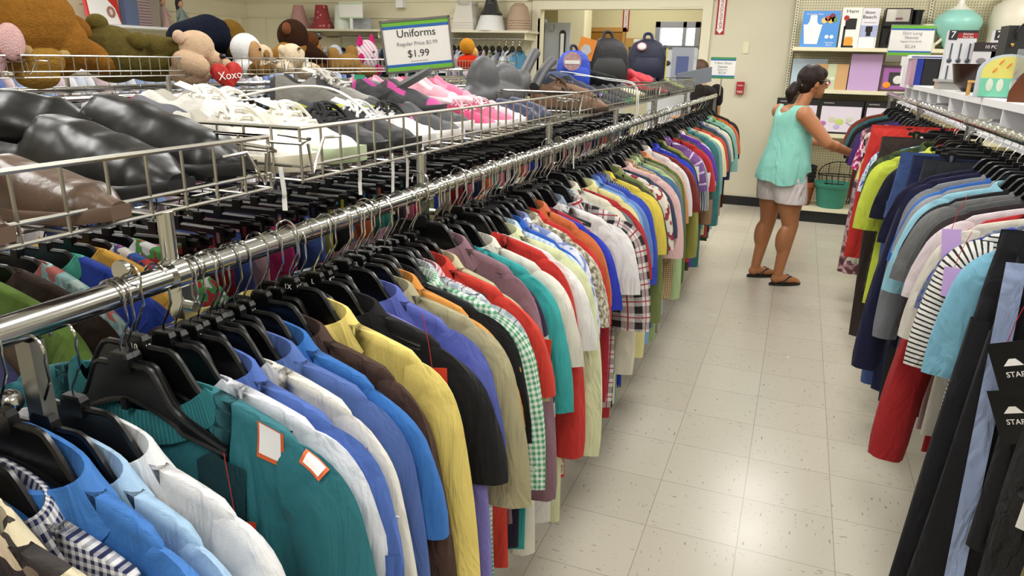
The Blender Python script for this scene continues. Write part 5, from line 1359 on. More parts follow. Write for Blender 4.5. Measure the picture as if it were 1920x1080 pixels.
# backpacks
def backpack(label, loc, rz, s, col, front, extra):
    t = thing('backpack', label, 'backpack', loc, rz); m = M('nylon' + col, col, .6, bump=(30, .004))
    b = MB()
    for zz, w_, d_ in ((0, .13, .06), (.02, .145, .075), (.15, .145, .08), (.24, .125, .07), (.285, .08, .045), (.3, .02, .012)):
        pass
    rows = [[(w_ * (abs(math.cos(2 * pi * k / 24)) ** .6) * math.copysign(1, math.cos(2 * pi * k / 24)), d_ * (abs(math.sin(2 * pi * k / 24)) ** .6) * math.copysign(1, math.sin(2 * pi * k / 24)), zz) for k in range(24)] for zz, w_, d_ in ((0, .12, .05), (.02, .14, .07), (.15, .14, .078), (.22, .13, .07), (.27, .10, .055), (.295, .05, .03), (.3, .01, .01))]
    rows = [[(x * s, y * s, z * s) for x, y, z in r] for r in rows]
    b.use(m).grid(rows, close=True, capa=True, capb=True); b.obj('pack_body', None, t)
    b = MB().use(M('nylon' + front, front, .6)); rows = [[(w_ * s * math.cos(2 * pi * k / 20), -.06 * s + d_ * s * math.sin(2 * pi * k / 20), zz * s) for k in range(20)] for zz, w_, d_ in ((.02, .09, .03), (.04, .11, .045), (.13, .11, .045), (.17, .09, .03), (.18, .02, .01))]
    b.grid(rows, close=True, capa=True, capb=True); b.obj('front_pocket', None, t)
    MB().use(M('nylon' + extra, extra, .6)).tube(smooth_path([(-.03 * s, 0, .285 * s), (-.02 * s, .01, .33 * s), (.02 * s, .01, .33 * s), (.035 * s, 0, .285 * s)]), .011 * s, 8).obj('top_handle', None, t)
    MB().use(M('nylon' + extra, extra, .6)).tube(smooth_path([(.07 * s, .06 * s, .27 * s), (.14 * s, .1 * s, .2 * s), (.15 * s, .09 * s, .1 * s), (.12 * s, .05 * s, .03 * s)]), .012 * s, 8, flat=.4).obj('shoulder_strap', None, t)
    return t
t = backpack('blue child backpack with round character badge behind the shoes', (-1.06, 3.52, 1.40), .9, .62, '#1f3fb0', '#2448bf', '#1a1a28')
t = thing('round_tag', 'round red and white badge tag hanging by the blue backpack', 'tag', (-1.02, 3.36, 1.535), rot=(0, 0, .35)); MB().lathe([(.042, 0), (.042, .003)], n=24, rot=Matrix.Rotation(pi / 2, 3, 'X')).obj('disc', M('badge_red', '#a83a3a', .5, noise=(60, '#c9c4c4', 1.0)), t); MB().bx(-.035, .035, -.006, -.002, -.012, .004).obj('banner', WHITE, t, smooth=False)
t = backpack('black backpack with an orange cardboard tag', (-1.03, 4.05, 1.41), .55, .84, '#141417', '#2a2b2c', '#101012')
t = thing('orange_tag', 'orange cardboard tag with a picture hanging on the black backpack', 'tag', (-1.12, 3.94, 1.60), rot=(0, .25, .3)); MB().bx(-.045, .045, 0, .003, -.055, .055).obj('card', M('tag_orange', '#d98228', .5), t, smooth=False); MB().use(M('tag_print', '#8a97ad', .5, noise=(50, '#d8d0c8', 1.0))).lathe([(.03, 0), (.03, .002)], n=6, rot=Matrix.Rotation(pi / 2, 3, 'X')).obj('printed_picture', None, t, loc=(0, -.001, -.005))
t = backpack('tall navy backpack with a white oval label and printed side', (-1.0, 5.0, 1.41), .35, .92, '#141a33', '#161c36', '#18224a')
MB().use(M('label_pink', '#c98a8e', .5)).ell((-.05, -.085, .225), (.032, .004, .026)).obj('oval_label', None, t)
MB().use(WHITE).ell((-.05, -.088, .225), (.026, .004, .02)).obj('oval_center', None, t)
MB().use(M('side_print', '#8f8478', .6, noise=(22, '#4f5f8a', 1.0))).grid([[(.118 + .004 * (1 - abs(2 * v - 1)), -.03 + .07 * u, .02 + .22 * v) for u in (0, .5, 1)] for v in (0, .25, .5, .75, 1)]).obj('printed_side', None, t)
MB().use(M('yellow_piping', '#c9b52a', .5)).tube([(.12, -.05, .02), (.124, -.05, .22)], .004).obj('piping', None, t)
t = thing('cap', 'lime green cap crumpled between the backpacks', 'cap', (-1.0, 3.78, 1.44)); MB().use(F('#b8cf58')).ell((0, 0, 0), (.06, .05, .04)).obj('crown', None, t)
t = thing('knit_bag', 'long black fabric bag lying behind the white laces', 'bag', (-1.08, 3.6, 1.42), .5); blob(limb(MB(), [(-.15, 0, .03), (0, .0, .045), (.2, 0, .02)], [.04, .05, .03]), .008, F('#131418'), 'bag_body', t)
t = thing('wool_hat', 'dark blue ribbed wool hat in the third basket', 'hat', (-1.08, 3.3, 1.44)); MB().use(F('#1d2640', 'vstripe', '#3a4868', p=.008)).ell((0, 0, 0), (.09, .07, .05)).obj('hat_body', None, t)

# white appliance and boards seen past the end of the baskets
t = thing('white_cabinet', 'white steel cabinet with grey top edge in the passage, magnets on its side', 'cabinet', (-1.42, 8.95, 0))
MB().bx(-.32, .26, 0, .4, 0, 1.69).obj('cabinet_body', M('cabinet_white', '#cdcfd4', .4), t, smooth=False)
b = MB().use(M('cabinet_grey', '#6a6e74', .35, .4)).bx(-.33, .27, -.015, .41, 1.69, 1.73); b.bx(.25, .27, -.015, .0, 1.2, 1.7); b.obj('edge_trim', None, t, smooth=False)
b = MB().use(M('magnet_black', '#15191a', .5)).bx(.09, .22, -.01, 0, 1.5, 1.64); b.use(M('magnet_grey', '#9aa0a0', .5)).bx(.06, .09, -.01, 0, 1.5, 1.64); b.obj('magnet', None, t, smooth=False)
text('7', .07, M('lime_ink', '#c9d87a', .5), t, (.13, -.013, 1.575), (pi / 2, -pi / 2, 0))
MB().use(M('orange_sticker', '#b5562c', .5)).ell((-.04, -.004, 1.53), (.025, .004, .045)).obj('sticker', None, t)
MB().use(M('dark_sticker', '#20242a', .5)).ell((-.12, -.004, 1.53), (.04, .004, .03)).obj('sticker', None, t)
t = thing('cardboard_box', 'white box with a dark lid behind the navy backpack', 'box', (-1.98, 9.6, 0)); MB().bx(-.17, .17, 0, .3, 1.2, 1.66).obj('carton', WHITEP, t, smooth=False); MB().bx(-.18, .18, -.01, .31, 1.66, 1.72).obj('lid', M('maroon_lid', '#4a2a38', .5), t, smooth=False); MB().bx(-.2, .2, 0, .35, 0, 1.2).obj('stand', SHM, t, smooth=False)
t = thing('cork_board', 'cork notice board with white papers in the back room', 'notice board', (-2.42, 11.48, 1.75)); MB().bx(-.22, .22, -.02, 0, -.15, .13).obj('board', M('cork', '#b8924f', .8), t, smooth=False); MB().bx(-.09, .08, -.025, -.02, -.14, .12).obj('paper', WHITE, t, smooth=False); MB().bx(.14, .25, -.027, -.02, -.13, .12).obj('paper', WHITE, t, smooth=False)
t = thing('water_bottle', 'blue plastic water bottle in the back room', 'bottle', (-2.3, 10.3, 1.2)); MB().lathe([(.01, 0), (.12, 0), (.13, .04), (.13, .28), (.05, .36), (.03, .4), (.01, .4)]).obj('bottle_body', M('blue_poly', '#6f9fcc', .2, noise=(8, '#5a8abf', .5)), t); MB().bx(-.15, .15, -.15, .15, -1.2, 0).obj('dispenser', WHITEP, t, smooth=False)

# ------------------------------------------------------------------ signs
GRN, BLU = M('sign_green', '#6fb43a', .5), M('sign_blue', '#2563b0', .5)
def price_sign(name, label, loc, rot, w_, h, lines, frame=None, g=GRN, b_=BLU, board=None):
    t = thing(name, label, 'sign', loc, 0, None, rot=rot)
    MB().bx(-w_ / 2, w_ / 2, 0, .002, -h / 2, h / 2).obj('board', board or WHITE, t, smooth=False)
    for m4, z4, z5 in ((g, .40, .5), (g, -.5, -.40), (b_, .345, .40), (b_, -.40, -.345)): MB().use(m4).bx(-w_ / 2, w_ / 2, -.001, .0, h * z4, h * z5).obj('colour_band', None, t, smooth=False)
    for tx, sz, z, mt in lines: text(tx, sz, mt, t, (0, -.0012, z * h), (pi / 2, 0, 0), ext=.0003)
    if frame:
        b = MB().use(frame); r = h * .022
        for p, q in (((-w_ / 2, h / 2), (w_ / 2, h / 2)), ((-w_ / 2, -h / 2), (w_ / 2, -h / 2)), ((-w_ / 2, -h / 2), (-w_ / 2, h / 2)), ((w_ / 2, -h / 2), (w_ / 2, h / 2))):
            b.box(((p[0] + q[0]) / 2, 0, (p[1] + q[1]) / 2), (abs(p[0] - q[0]) + r * 2, r * 2, abs(p[1] - q[1]) + r * 2))
        b.obj('frame', None, t, smooth=False)
    return t
t = price_sign('price_sign', 'metal framed Uniforms price sign showing $1.99', (-1.41, 2.58, 1.582), (.04, -.108, PS + .06), .262, .188,
    [('Uniforms', .040, .24, INK), ('Regular Price $3.99', .020, .04, GREYINK), ('$1.99', .038, -.16, INK), ('price as marked on the tag', .006, -.30, GREYINK)], M('steel_frame', '#8d8f93', .3, .9))
MB().cyl((.0, .006, -.09), (.012, .006, -.17), .0045).obj('stem', CHROME, t)
MB().bx(-.02, .02, -.0, .012, -.18, -.165).obj('clip_foot', CHROME, t, smooth=False)
t = price_sign('price_sign', 'clear stand sign reading Shirt Long Sleeves $2.24 on the right shelf', (.745, 6.7, 1.745), (0, .0, PS * .3), .31, .225,
    [('Shirt Long', .034, .24, GREYINK), ('Sleeves', .034, .10, GREYINK), ('Regular Price $4.49', .019, -.03, GREYINK), ('$2.24', .034, -.20, GREYINK)])
MB().bx(-.16, .16, .002, .004, -.16, .12).obj('acrylic_holder', M('acrylic', '#f2f2f2', .1, 0, .5, trans=.9), t, smooth=False)
MB().bx(-.045, .045, -.006, .0, -.19, -.12).obj('price_card', WHITE, t, smooth=False); MB().bx(-.02, .02, -.01, .06, -.325, -.12).obj('stand', WHITEP, t, smooth=False)
t = price_sign('price_sign', 'T-Shirt Short Sleeves sign at the far end of the left rack', (-.70, 6.98, 1.502), (0, .0, PS * .4), .22, .185,
    [('T-Shirt Short', .029, .23, GREYINK), ('Sleeves', .029, .06, GREYINK), ('Regular Price', .016, -.08, GREYINK), ('$2.24', .029, -.22, GREYINK)], g=M('sign_green_d', '#3f8a4f', .5))
MB().bx(-.006, .006, .003, .012, -.24, -.09).obj('stem', CHROME, t, smooth=False)
t = thing('grey_sign_back', 'grey panel sticking out at the end of the last basket', 'panel', (-.83, 6.2, 1.385), rot=(0, -.1, 1.2)); MB().bx(-.28, .28, 0, .01, -.02, .1).obj('panel', M('panel_grey', '#6f7580', .5), t, smooth=False)
t = thing('clear_bin', 'translucent plastic bin past the last wire basket', 'bin', (-.95, 6.3, 1.39)); MB().bx(-.1, .08, 0, .2, 0, .27).obj('bin_body', M('milky_plastic', '#c3c8d6', .25, trans=.3), t, smooth=False)
MB().use(M('blue_print', '#5d6a9c', .5)).bx(-.06, .04, -.004, 0, .05, .2).obj('printed_panel', None, t, smooth=False)

# ------------------------------------------------------------------ stuffed toys
def fur(col, c2=None, rough=.95):
    key = 'fur' + col
    if key in _mats: return _mats[key]
    m = M(key, col, rough, sheen=.0, spec=.05, noise=(45, c2 or col, 1.0), bump=(170, .008)); _mats[key] = m; return m
EYE = M('toy_eye', '#120c08', .15)
def nose(parent, p, r, col='#141110', flat=1): MB().use(M('nose' + col, col, .35)).ell(p, (r, r * flat, r * .8)).obj('nose', None, parent)
def eyes(parent, ps, r):
    for p in ps: MB().use(EYE).ell(p, r).obj('eye', None, parent)
V = .008
def E_(mb, *a, **k): mb.ell(*a, **k); return mb
tz = 1.44
# giant orange plush at far left
t = thing('plush_bear', 'huge orange-brown plush animal slumped at the far left', 'stuffed toy', (-3.0, 2.15, tz))
b = MB(); b.ell((0, -.05, .2), (.22, .26, .2)); b.ell((-.02, -.2, .28), (.2, .2, .17)); b.ell((.04, .08, .12), (.16, .14, .14)); limb(b, [(.02, .1, .13), (.04, .32, .05), (.06, .43, .03)], [.085, .06, .05])
blob(b, .010, fur('#7f5120', '#a5742f'), 'body', t)
blob(MB().ell((.10, .17, .19), (.03, .07, .045), rot=Matrix.Rotation(-.5, 3, 'X')), .006, fur('#7a4c1e', '#9c6a2c'), 'ear', t)
t = thing('plush_pig', 'pale pink plush with a round ear at the left edge', 'stuffed toy', (-2.88, 1.88, tz))
b = MB(); b.ell((0, -.02, .05), (.09, .10, .09)); blob(b, .008, fur('#cf9aa6', '#dcb0b8'), 'body', t)
blob(MB().ell((.07, .08, .12), (.03, .055, .07)), .006, fur('#d8a5b0', '#e6c4b8'), 'ear', t)
t = thing('plush_bear', 'small tan plush bear tucked under the orange one', 'stuffed toy', (-2.86, 2.1, tz - .01))
b = MB(); b.ell((0, 0, .06), (.07, .10, .07)); b.ell((0, -.02, .0), (.06, .09, .05)); blob(b, .007, fur('#96702c', '#ab8440'), 'body', t)
blob(MB().ell((.03, .085, .09), (.02, .03, .02)), .005, fur('#b89a62', '#c4a874'), 'ear', t); blob(MB().ell((.03, -.075, .1), (.02, .03, .025)), .005, fur('#b89a62', '#c4a874'), 'ear', t)
# olive bear lying on its front
t = thing('plush_bear', 'large olive-brown teddy bear lying on its belly', 'stuffed toy', (-3.0, 2.72, tz))
b = MB(); b.ell((0, -.16, .08), (.14, .14, .13)); b.ell((0, .08, .05), (.15, .22, .10)); limb(b, [(.08, -.02, .12), (.12, .15, .1), (.13, .28, .03)], [.055, .06, .05]); limb(b, [(0, .2, .05), (.05, .38, .03)], [.08, .06])
blob(b, .009, fur('#4b4220', '#6b5e30'), 'body', t)
for p in ((.125, -.12, .14), (-.02, -.20, .215)): blob(MB().ell(p, (.035, .055, .04)), .006, fur('#53491f', '#6f6231'), 'ear', t)
# navy and gold plush
t = thing('plush_dog', 'dark navy plush with golden brown rump behind the heart bear', 'stuffed toy', (-3.12, 3.3, tz))
b = MB(); limb(b, [(0, -.18, .16), (0, 0, .2), (0, .1, .17)], [.09, .10, .10]); b.ell((0, .1, .02), (.1, .16, .08)); blob(b, .009, fur('#10131c', '#1d2230'), 'body', t)
blob(MB().ell((.04, .13, .17), (.08, .10, .11)), .008, fur('#5a4218', '#7a5c24'), 'rump_patch', t)
# cream bear with heart
t = thing('plush_bear', 'cream teddy bear hugging a red heart cushion', 'stuffed toy', (-2.84, 2.88, tz + .0))
b = MB(); b.ell((0, .02, .115), (.09, .105, .085), rot=Matrix.Rotation(.3, 3, 'X')); b.ell((.05, .085, .065), (.05, .05, .042)); b.ell((0, -.02, .0), (.08, .12, .07)); limb(b, [(.04, -.1, .05), (.08, -.04, .03)], [.055, .05]); limb(b, [(0, .15, .05), (.05, .16, .03)], [.045, .045])
blob(b, .007, fur('#bfa184', '#d0b497'), 'body', t)
for p in ((.02, -.09, .165), (-.02, .11, .13)): blob(MB().ell(p, (.022, .035, .033)), .005, fur('#c9a68c', '#dbbfa6'), 'ear', t)
nose(t, (.10, .10, .08), .017); eyes(t, [(.075, .045, .105)], .007)
h = MB(); n = 40; rows = []
for sc, d in ((.05, -.032), (.6, -.03), (.92, -.018), (1, 0), (.92, .018), (.6, .03), (.05, .032)):
    rows.append([(d, sc * .0052 * 16 * math.sin(2 * pi * k / n) ** 3, sc * .0052 * (13 * math.cos(2 * pi * k / n) - 5 * math.cos(4 * pi * k / n) - 2 * math.cos(6 * pi * k / n) - math.cos(8 * pi * k / n))) for k in range(n)])
ho = h.grid(rows, close=True, capa=True, capb=True).obj('heart_cushion', F('#c31c12', rough=.6), t, loc=(.145, .07, -.01), rot=(.1, 0, -.35))
text('Xoxo', .055, WHITE, ho, (.033, 0, .0), (pi / 2, 0, pi / 2), 'embroidery')
# white/tan group
t = thing('plush_monkey', 'white and tan plush monkey with a bead eye', 'stuffed toy', (-2.92, 3.36, tz))
b = MB(); b.ell((0, 0, .12), (.07, .10, .085)); b.ell((0, -.02, .02), (.08, .08, .06)); blob(b, .008, fur('#d5d6d6', '#eaeaea'), 'body', t)
blob(MB().ell((.06, .0, .10), (.03, .05, .065)), .006, fur('#a98357', '#b8926a'), 'face', t); eyes(t, [(.09, .01, .12)], .008)
b = MB(); limb(b, [(.06, -.04, -.0), (.1, -.05, .03)], [.03, .025]); limb(b, [(.06, .03, .0), (.1, .08, .02)], [.03, .025]); blob(b, .006, fur('#6b4a20', '#80602e'), 'arms', t)
t = thing('plush_bear', 'small cream bear lying beside the white monkey', 'stuffed toy', (-2.97, 3.55, tz)); b = MB(); b.ell((0, 0, .09), (.06, .07, .06)); b.ell((0, 0, .02), (.07, .09, .05)); blob(b, .007, fur('#cdb491', '#dac6a6'), 'body', t); blob(MB().ell((.05, -.02, .09), (.015, .025, .03)), .005, fur('#8a6a40', '#9a7a50'), 'muzzle', t)
t = thing('plush_bear', 'pale cream bear upside down with a white tag', 'stuffed toy', (-2.86, 3.68, tz))
b = MB(); b.ell((0, 0, .085), (.07, .085, .075)); b.ell((0, .14, -.0), (.07, .12, .055)); limb(b, [(0, -.04, .02), (.03, -.16, .02)], [.04, .028]); blob(b, .007, fur('#cbb696', '#ddcdb2'), 'body', t)
for p in ((0, -.085, .12), (.0, .09, .10)): blob(MB().ell(p, (.018, .03, .03)), .005, fur('#d3c0a2', '#e2d4ba'), 'ear', t)
MB().bx(.075, .078, .02, .055, .03, .08).obj('white_tag', WHITE, t, smooth=False); nose(t, (.068, -.015, .13), .01, '#4a3020')
t = thing('plush_bear', 'golden tan bear lying behind the cream bears', 'stuffed toy', (-3.12, 4.05, tz)); b = MB(); limb(b, [(0, -.15, .1), (0, .0, .14), (0, .18, .12)], [.05, .075, .07]); blob(b, .008, fur('#8f622c', '#a87a3c'), 'body', t)
t = thing('plush_bear', 'dark brown shaggy bear sitting up with brown muzzle', 'stuffed toy', (-3.12, 4.02, tz))
b = MB(); b.ell((0, .02, .21), (.09, .115, .105)); limb(b, [(0, .1, .12), (.02, .25, .05), (.03, .33, .0)], [.09, .075, .06]); blob(b, .008, fur('#2c1a12', '#3d281c'), 'body', t)
blob(MB().ell((.03, .15, .185), (.05, .085, .055)), .007, fur('#54301a', '#653c22'), 'muzzle', t); nose(t, (.045, .225, .21), .026)
for p in ((.04, -.09, .25),): blob(MB().ell(p, (.025, .035, .04)), .006, fur('#6a3f26', '#7d5034'), 'ear', t)
blob(MB().ell((.09, .2, .0), (.045, .07, .045)), .007, fur('#5c3418', '#6e4424'), 'foot', t)
t = thing('plush_bear', 'tan bear on its back with arms raised', 'stuffed toy', (-2.93, 4.33, tz))
b = MB(); b.ell((0, .02, .04), (.08, .14, .07)); limb(b, [(0, -.12, .03), (0, -.13, .11)], [.04, .04]); limb(b, [(0, .1, .05), (0, .09, .12)], [.045, .045]); limb(b, [(.05, .1, .0), (.07, .24, -.01)], [.045, .035]); blob(b, .008, fur('#8a6634', '#a07c46'), 'body', t)
# pink striped cat
t = thing('plush_cat', 'round pink and white striped plush cat with magenta ears', 'stuffed toy', (-3.0, 4.72, tz))
STR = F('#dcd0d6', 'hstripe', '#cf7f9f', p=.02, q=.25)
b = MB(); b.ell((0, 0, .1), (.07, .115, .11)); o = blob(b, .008, M('cat_pink', '#d6c2cb', .8), 'body', t)
m = bpy.data.materials.new('cat_stripes'); m.use_nodes = True; nt = m.node_tree; bs = nt.nodes['Principled BSDF']; bs.inputs['Roughness'].default_value = .85
wv = N(nt, 'ShaderNodeTexWave', Scale=14.0, Distortion=1.5); wv.bands_direction = 'DIAGONAL'; tcn = N(nt, 'ShaderNodeTexCoord'); nt.links.new(tcn.outputs['Object'], wv.inputs['Vector'])
nt.links.new(mix_n(nt, math_n(nt, 'GREATER_THAN', wv.outputs['Fac'], .8), lin('#dcd2d8'), lin('#cc8aa6')), bs.inputs['Base Color']); o.data.materials[0] = m
PK = fur('#c01464', '#d43a80')
for y_, z_, rx in ((-.085, .185, .6), (.07, .2, -.3)):
    MB().use(PK).grid([[(d + .0, y_ + s * a, z_ + s * c_) for a, c_ in ((-.035, -.02), (0, .055), (.035, -.02))] for d, s in ((-.015, .7), (0, 1.0), (.015, .7))], close=True, capa=True, capb=True).obj('ear', None, t, angle=30)
MB().use(PK).ell((.02, -.10, .08), (.02, .03, .035)).obj('ear_tip', None, t); MB().use(PK).ell((.02, .12, -.0), (.03, .03, .04)).obj('foot', None, t)
nose(t, (.073, .05, .075), .014, '#b51a5a'); eyes(t, [(.068, -.015, .125), (.068, -.03, .08)], .008)
t = thing('plush_toy', 'red and yellow plush doll beyond the uniforms sign', 'stuffed toy', (-2.95, 6.35, tz))
b = MB(); b.ell((0, .02, .06), (.1, .14, .07)); limb(b, [(0, .0, .07), (0, .14, .12)], [.05, .035]); blob(b, .009, fur('#b8200f', '#cf3a1e'), 'body', t)
blob(MB().ell((0, -.0, .2), (.07, .085, .075)), .008, fur('#b8741c', '#cf9638'), 'head', t); blob(MB().ell((.02, .08, .15), (.05, .07, .05)), .008, fur('#c29a5a', '#d4ae70'), 'muzzle', t); blob(MB().ell((.06, .16, .03), (.05, .05, .06)), .008, fur('#b99a68', '#c9ac7c'), 'paw', t)
t = thing('plush_rabbit', 'small pale blue plush between the tan bear and clothes', 'stuffed toy', (-3.12, 4.5, tz)); b = MB(); b.ell((0, 0, .1), (.05, .06, .07)); blob(b, .008, fur('#9fa9b5', '#c6ccd4'), 'body', t)
# shelf with dolls and games on the left wall
g = thing('storage_shelf', 'white shelf on the left wall holding boxed games and dolls', 'shelf')
MB().bx(-7.3, -6.85, 5.7, 7.3, 1.77, 1.795).obj('shelf_board', WHITEP, g, smooth=False)
for y_ in (5.8, 7.2): MB().bx(-7.3, -6.9, y_, y_ + .02, 1.68, 1.77).obj('bracket', WHITEP, g, smooth=False)
t = thing('boxed_game', 'red and white boxed game with a round picture', 'box', (-6.98, 5.93, 1.795), rot=(0, -.12, 0))
MB().bx(0, .04, -.22, .17, 0, .36).obj('carton', M('game_red', '#c3281c', .5), t, smooth=False)
b = MB().use(WHITE).poly([(.042, -.2, .0), (.042, .16, .0), (.042, .12, .16), (.042, .02, .27), (.042, -.12, .33), (.042, -.2, .34)], (1, 0, 0), .004); b.obj('printed_field', None, t, smooth=False)
MB().use(M('print_brown', '#a3745c', .5)).ell((.045, .06, .12), (.003, .055, .06)).obj('printed_disc', None, t)
MB().use(M('print_ring', '#cfc6cc', .5)).ell((.047, .06, .12), (.003, .02, .03)).obj('printed_center', None, t)
t = thing('bagged_clothes', 'clear bag of folded blue and striped clothes on the left wall shelf', 'bag', (-6.98, 6.35, 1.795))
b = MB().use(M('bag_blue', '#4f74ac', .5)).bx(0, .06, -.2, -.05, 0, .34); b.use(F('#d9c6c6', 'hstripe', '#b06a70', p=.03)).bx(0, .07, -.05, .12, 0, .3); b.use(M('bag_tan', '#b8a692', .5)).bx(0, .06, .12, .24, 0, .34); b.obj('folded_clothes', None, t, smooth=False)
MB().use(M('clear_bag', '#ffffff', .08, trans=.95)).bx(-.01, .09, -.22, .26, 0, .36).obj('plastic_bag', None, t, smooth=False)
for k_, (y_, hc, dc) in enumerate(((6.72, '#2e1812', '#c9a69c'), (6.98, '#2a1a14', '#8fa09a'))):
    t = thing('doll', ['doll in a pink dress with long dark hair', 'doll in a grey green coat'][k_], 'doll', (-6.98, y_, 1.795))
    b = MB(); b.lathe([(.02, 0), (.07, 0), (.05, .12), (.03, .2), (.02, .24)], capb=True); limb(b, [(0, -.03, .2), (.02, -.08, .13)], [.018, .014]); limb(b, [(0, .03, .2), (.02, .08, .13)], [.018, .014]); b.obj('dress', F(dc), t)
    blob(MB().ell((0, 0, .28), (.04, .038, .045)), .006, M('doll_skin', '#c9987c', .5), 'head', t)
    blob(limb(MB().ell((-.012, 0, .29), (.045, .045, .05)), [(-.02, 0, .28), (-.02, 0, .18)], [.04, .03]), .006, M('doll_hair' + hc, hc, .6), 'hair', t)

# ------------------------------------------------------------------ goods on the white right shelf
def at(x, y, z=SZ): return (x, y, z)
t = thing('binder_box', 'clear tub of blue and black binders on the far right shelf', 'binder box', at(.84, 6.25))
for k_, (x0, x1, cc) in enumerate(((-.11, -.08, '#b28fa0'), (-.08, -.035, '#16309a'), (-.03, .07, '#14161a'), (.075, .16, '#17191d'))): MB().bx(x0, x1, 0, .25, 0, .19).obj('binder', M('binder' + cc, cc, .3), t, smooth=False)
MB().bx(-.12, .17, -.01, .26, .19, .215).obj('lid', WHITEP, t, smooth=False); MB().bx(-.121, .171, -.012, -.008, .195, .203).obj('lid_stripe', M('lid_blue', '#2a2f8c', .4), t, smooth=False)
t = thing('clear_container', 'low clear plastic food container in front of the binders', 'container', at(.86, 5.2)); MB().bx(-.09, .09, 0, .15, 0, .045).obj('tub', M('clear_plastic', '#d8d6d0', .12, trans=.6), t, smooth=False); MB().bx(-.1, .1, -.01, .16, .045, .06).obj('lid', M('clear_lid', '#c9c9c6', .15, trans=.4), t, smooth=False)
t = thing('salad_bowl', 'large dark wooden bowl behind the small chair', 'bowl', at(.925, 4.85)); MB().lathe([(.01, 0), (.08, 0), (.13, .04), (.155, .15), (.148, .15), (.12, .05), (.01, .02)], n=36).obj('bowl_body', M('dark_wood', '#24110c', .3, noise=(6, '#3a1d14', .6)), t)
def utensil_box(label, x, y, rz=0):
    t = thing('utensil_box', label, 'box', at(x, y), rz)
    MB().bx(-.075, .075, 0, .09, 0, .345).obj('carton', M('uten_white', '#cfd0d4', .4), t, smooth=False)
    b = MB().use(M('uten_red', '#9c1e26', .4)).bx(.075, .077, 0, .09, 0, .345); b.bx(-.03, .076, -.002, 0, .3, .33); b.use(M('uten_dark', '#22262c', .4)).bx(-.076, -.03, -.003, 0, .29, .345); b.bx(-.03, .076, -.002, 0, .33, .345); b.obj('printed_header', None, t, smooth=False)
    text('7', .055, WHITE, t, (-.054, -.004, .318), (pi / 2, 0, 0)); text('Kitchen\nTool Set', .017, WHITE, t, (.025, -.003, .315), (pi / 2, 0, 0))
    b = MB().use(M('uten_steel', '#5c626c', .3, .7))
    for k_ in range(3):
        x_ = -.05 + k_ * .048
        b.tube([(x_, -.003, .27), (x_, -.003, .18)], .004); b.ell((x_, -.003, .17), (.014, .003, .014)); b.tube([(x_, -.003, .14), (x_, -.003, .02)], .004)
    b.obj('printed_tools', None, t)
    return t
utensil_box('white kitchen tool box with a big 7 standing behind the dark bowl', 0.86, 5.25)
utensil_box('second kitchen tool box with a 7 partly behind the black case', 1.09, 5.2)
t = thing('cookware_box', 'cookware set box with pots printed on it', 'box', at(1.0, 5.1)); MB().bx(-.08, .09, .1, .2, 0, .275).obj('carton', M('cook_white', '#c9c6c8', .4), t, smooth=False)
MB().bx(-.081, .091, .097, .1, .225, .275).obj('printed_header', M('cook_dark', '#2c2426', .4), t, smooth=False); text('10 PC SET', .026, WHITE, t, (.03, .095, .25), (pi / 2, 0, 0))
for x_, z_, cc in ((-.03, .17, '#7a7478'), (.04, .17, '#8d9096'), (-.05, .09, '#9a9a9e'), (.0, .08, '#6f7f96'), (.05, .07, '#9a5a3a')): MB().use(M('pt' + cc, cc, .4)).ell((x_, .098, z_), (.026, .003, .018)).obj('printed_pot', None, t)
t = thing('black_case', 'tall black instrument style case with a cord at the right edge', 'case', at(1.02, 4.35), .1); MB().bx(-.12, .2, 0, .12, 0, .33).obj('case_body', M('black_vinyl', '#17181a', .45, bump=(120, .001)), t, smooth=False)
MB().use(BLK).tube(smooth_path([(-.08, -.01, .26), (-.09, -.02, .3), (-.05, -.01, .345), (.05, 0, .36), (.12, 0, .35)]), .005).obj('cord', None, t); MB().use(M('brass', '#a58a4a', .3, 1)).ell((-.095, -.01, .24), .01).obj('latch', None, t)
t = thing('toy_chair', 'tiny pale wooden chair on the right shelf', 'toy chair', at(.80, 4.2), -.25); PW = M('pale_wood', '#c79a52', .5)
MB().use(PW).bx(-.05, .05, -.045, .045, .06, .07).obj('seat', None, t, smooth=False)
for sx in (-1, 1):
    for sy in (-1, 1): MB().use(PW).bx(sx * .043 - .006, sx * .043 + .006, sy * .036 - .006, sy * .036 + .006, 0, .06).obj('leg', None, t, smooth=False)
    MB().use(PW).box((.062, sx * .036, .12), (.012, .012, .12), rot=Matrix.Rotation(.22, 3, 'Y')).obj('back_post', None, t, smooth=False)
MB().use(PW).box((.068, 0, .15), (.008, .075, .05), rot=Matrix.Rotation(.22, 3, 'Y')).obj('back_rest', None, t, smooth=False)
t = thing('painted_board', 'arched pastel painted board with carrots and bunnies', 'decoration', at(.84, 3.9), -.12, rot=(-.08, 0, -.1))
arch = lambda w_, h_: [(-w_, 0, 0), (w_, 0, 0), (w_, 0, h_ * .6)] + [(w_ * math.cos(a * pi / 12), 0, h_ * .6 + h_ * .4 * math.sin(a * pi / 12)) for a in range(1, 12)] + [(-w_, 0, h_ * .6)]
MB().use(M('board_blue', '#b9c4cf', .5)).poly(arch(.115, .19), (0, 1, 0), .014).obj('board', None, t, smooth=False)
MB().use(M('board_yellow', '#d8cf6a', .5)).poly([(x_ * .86, -.009, z_ * .9 + .008) for x_, _, z_ in arch(.115, .19)], (0, 1, 0), .003).obj('painted_sky', None, t, smooth=False)
MB().use(M('board_mint', '#6fc2a4', .5)).bx(-.098, .098, -.013, -.010, .005, .085).obj('painted_ground', None, t, smooth=False)
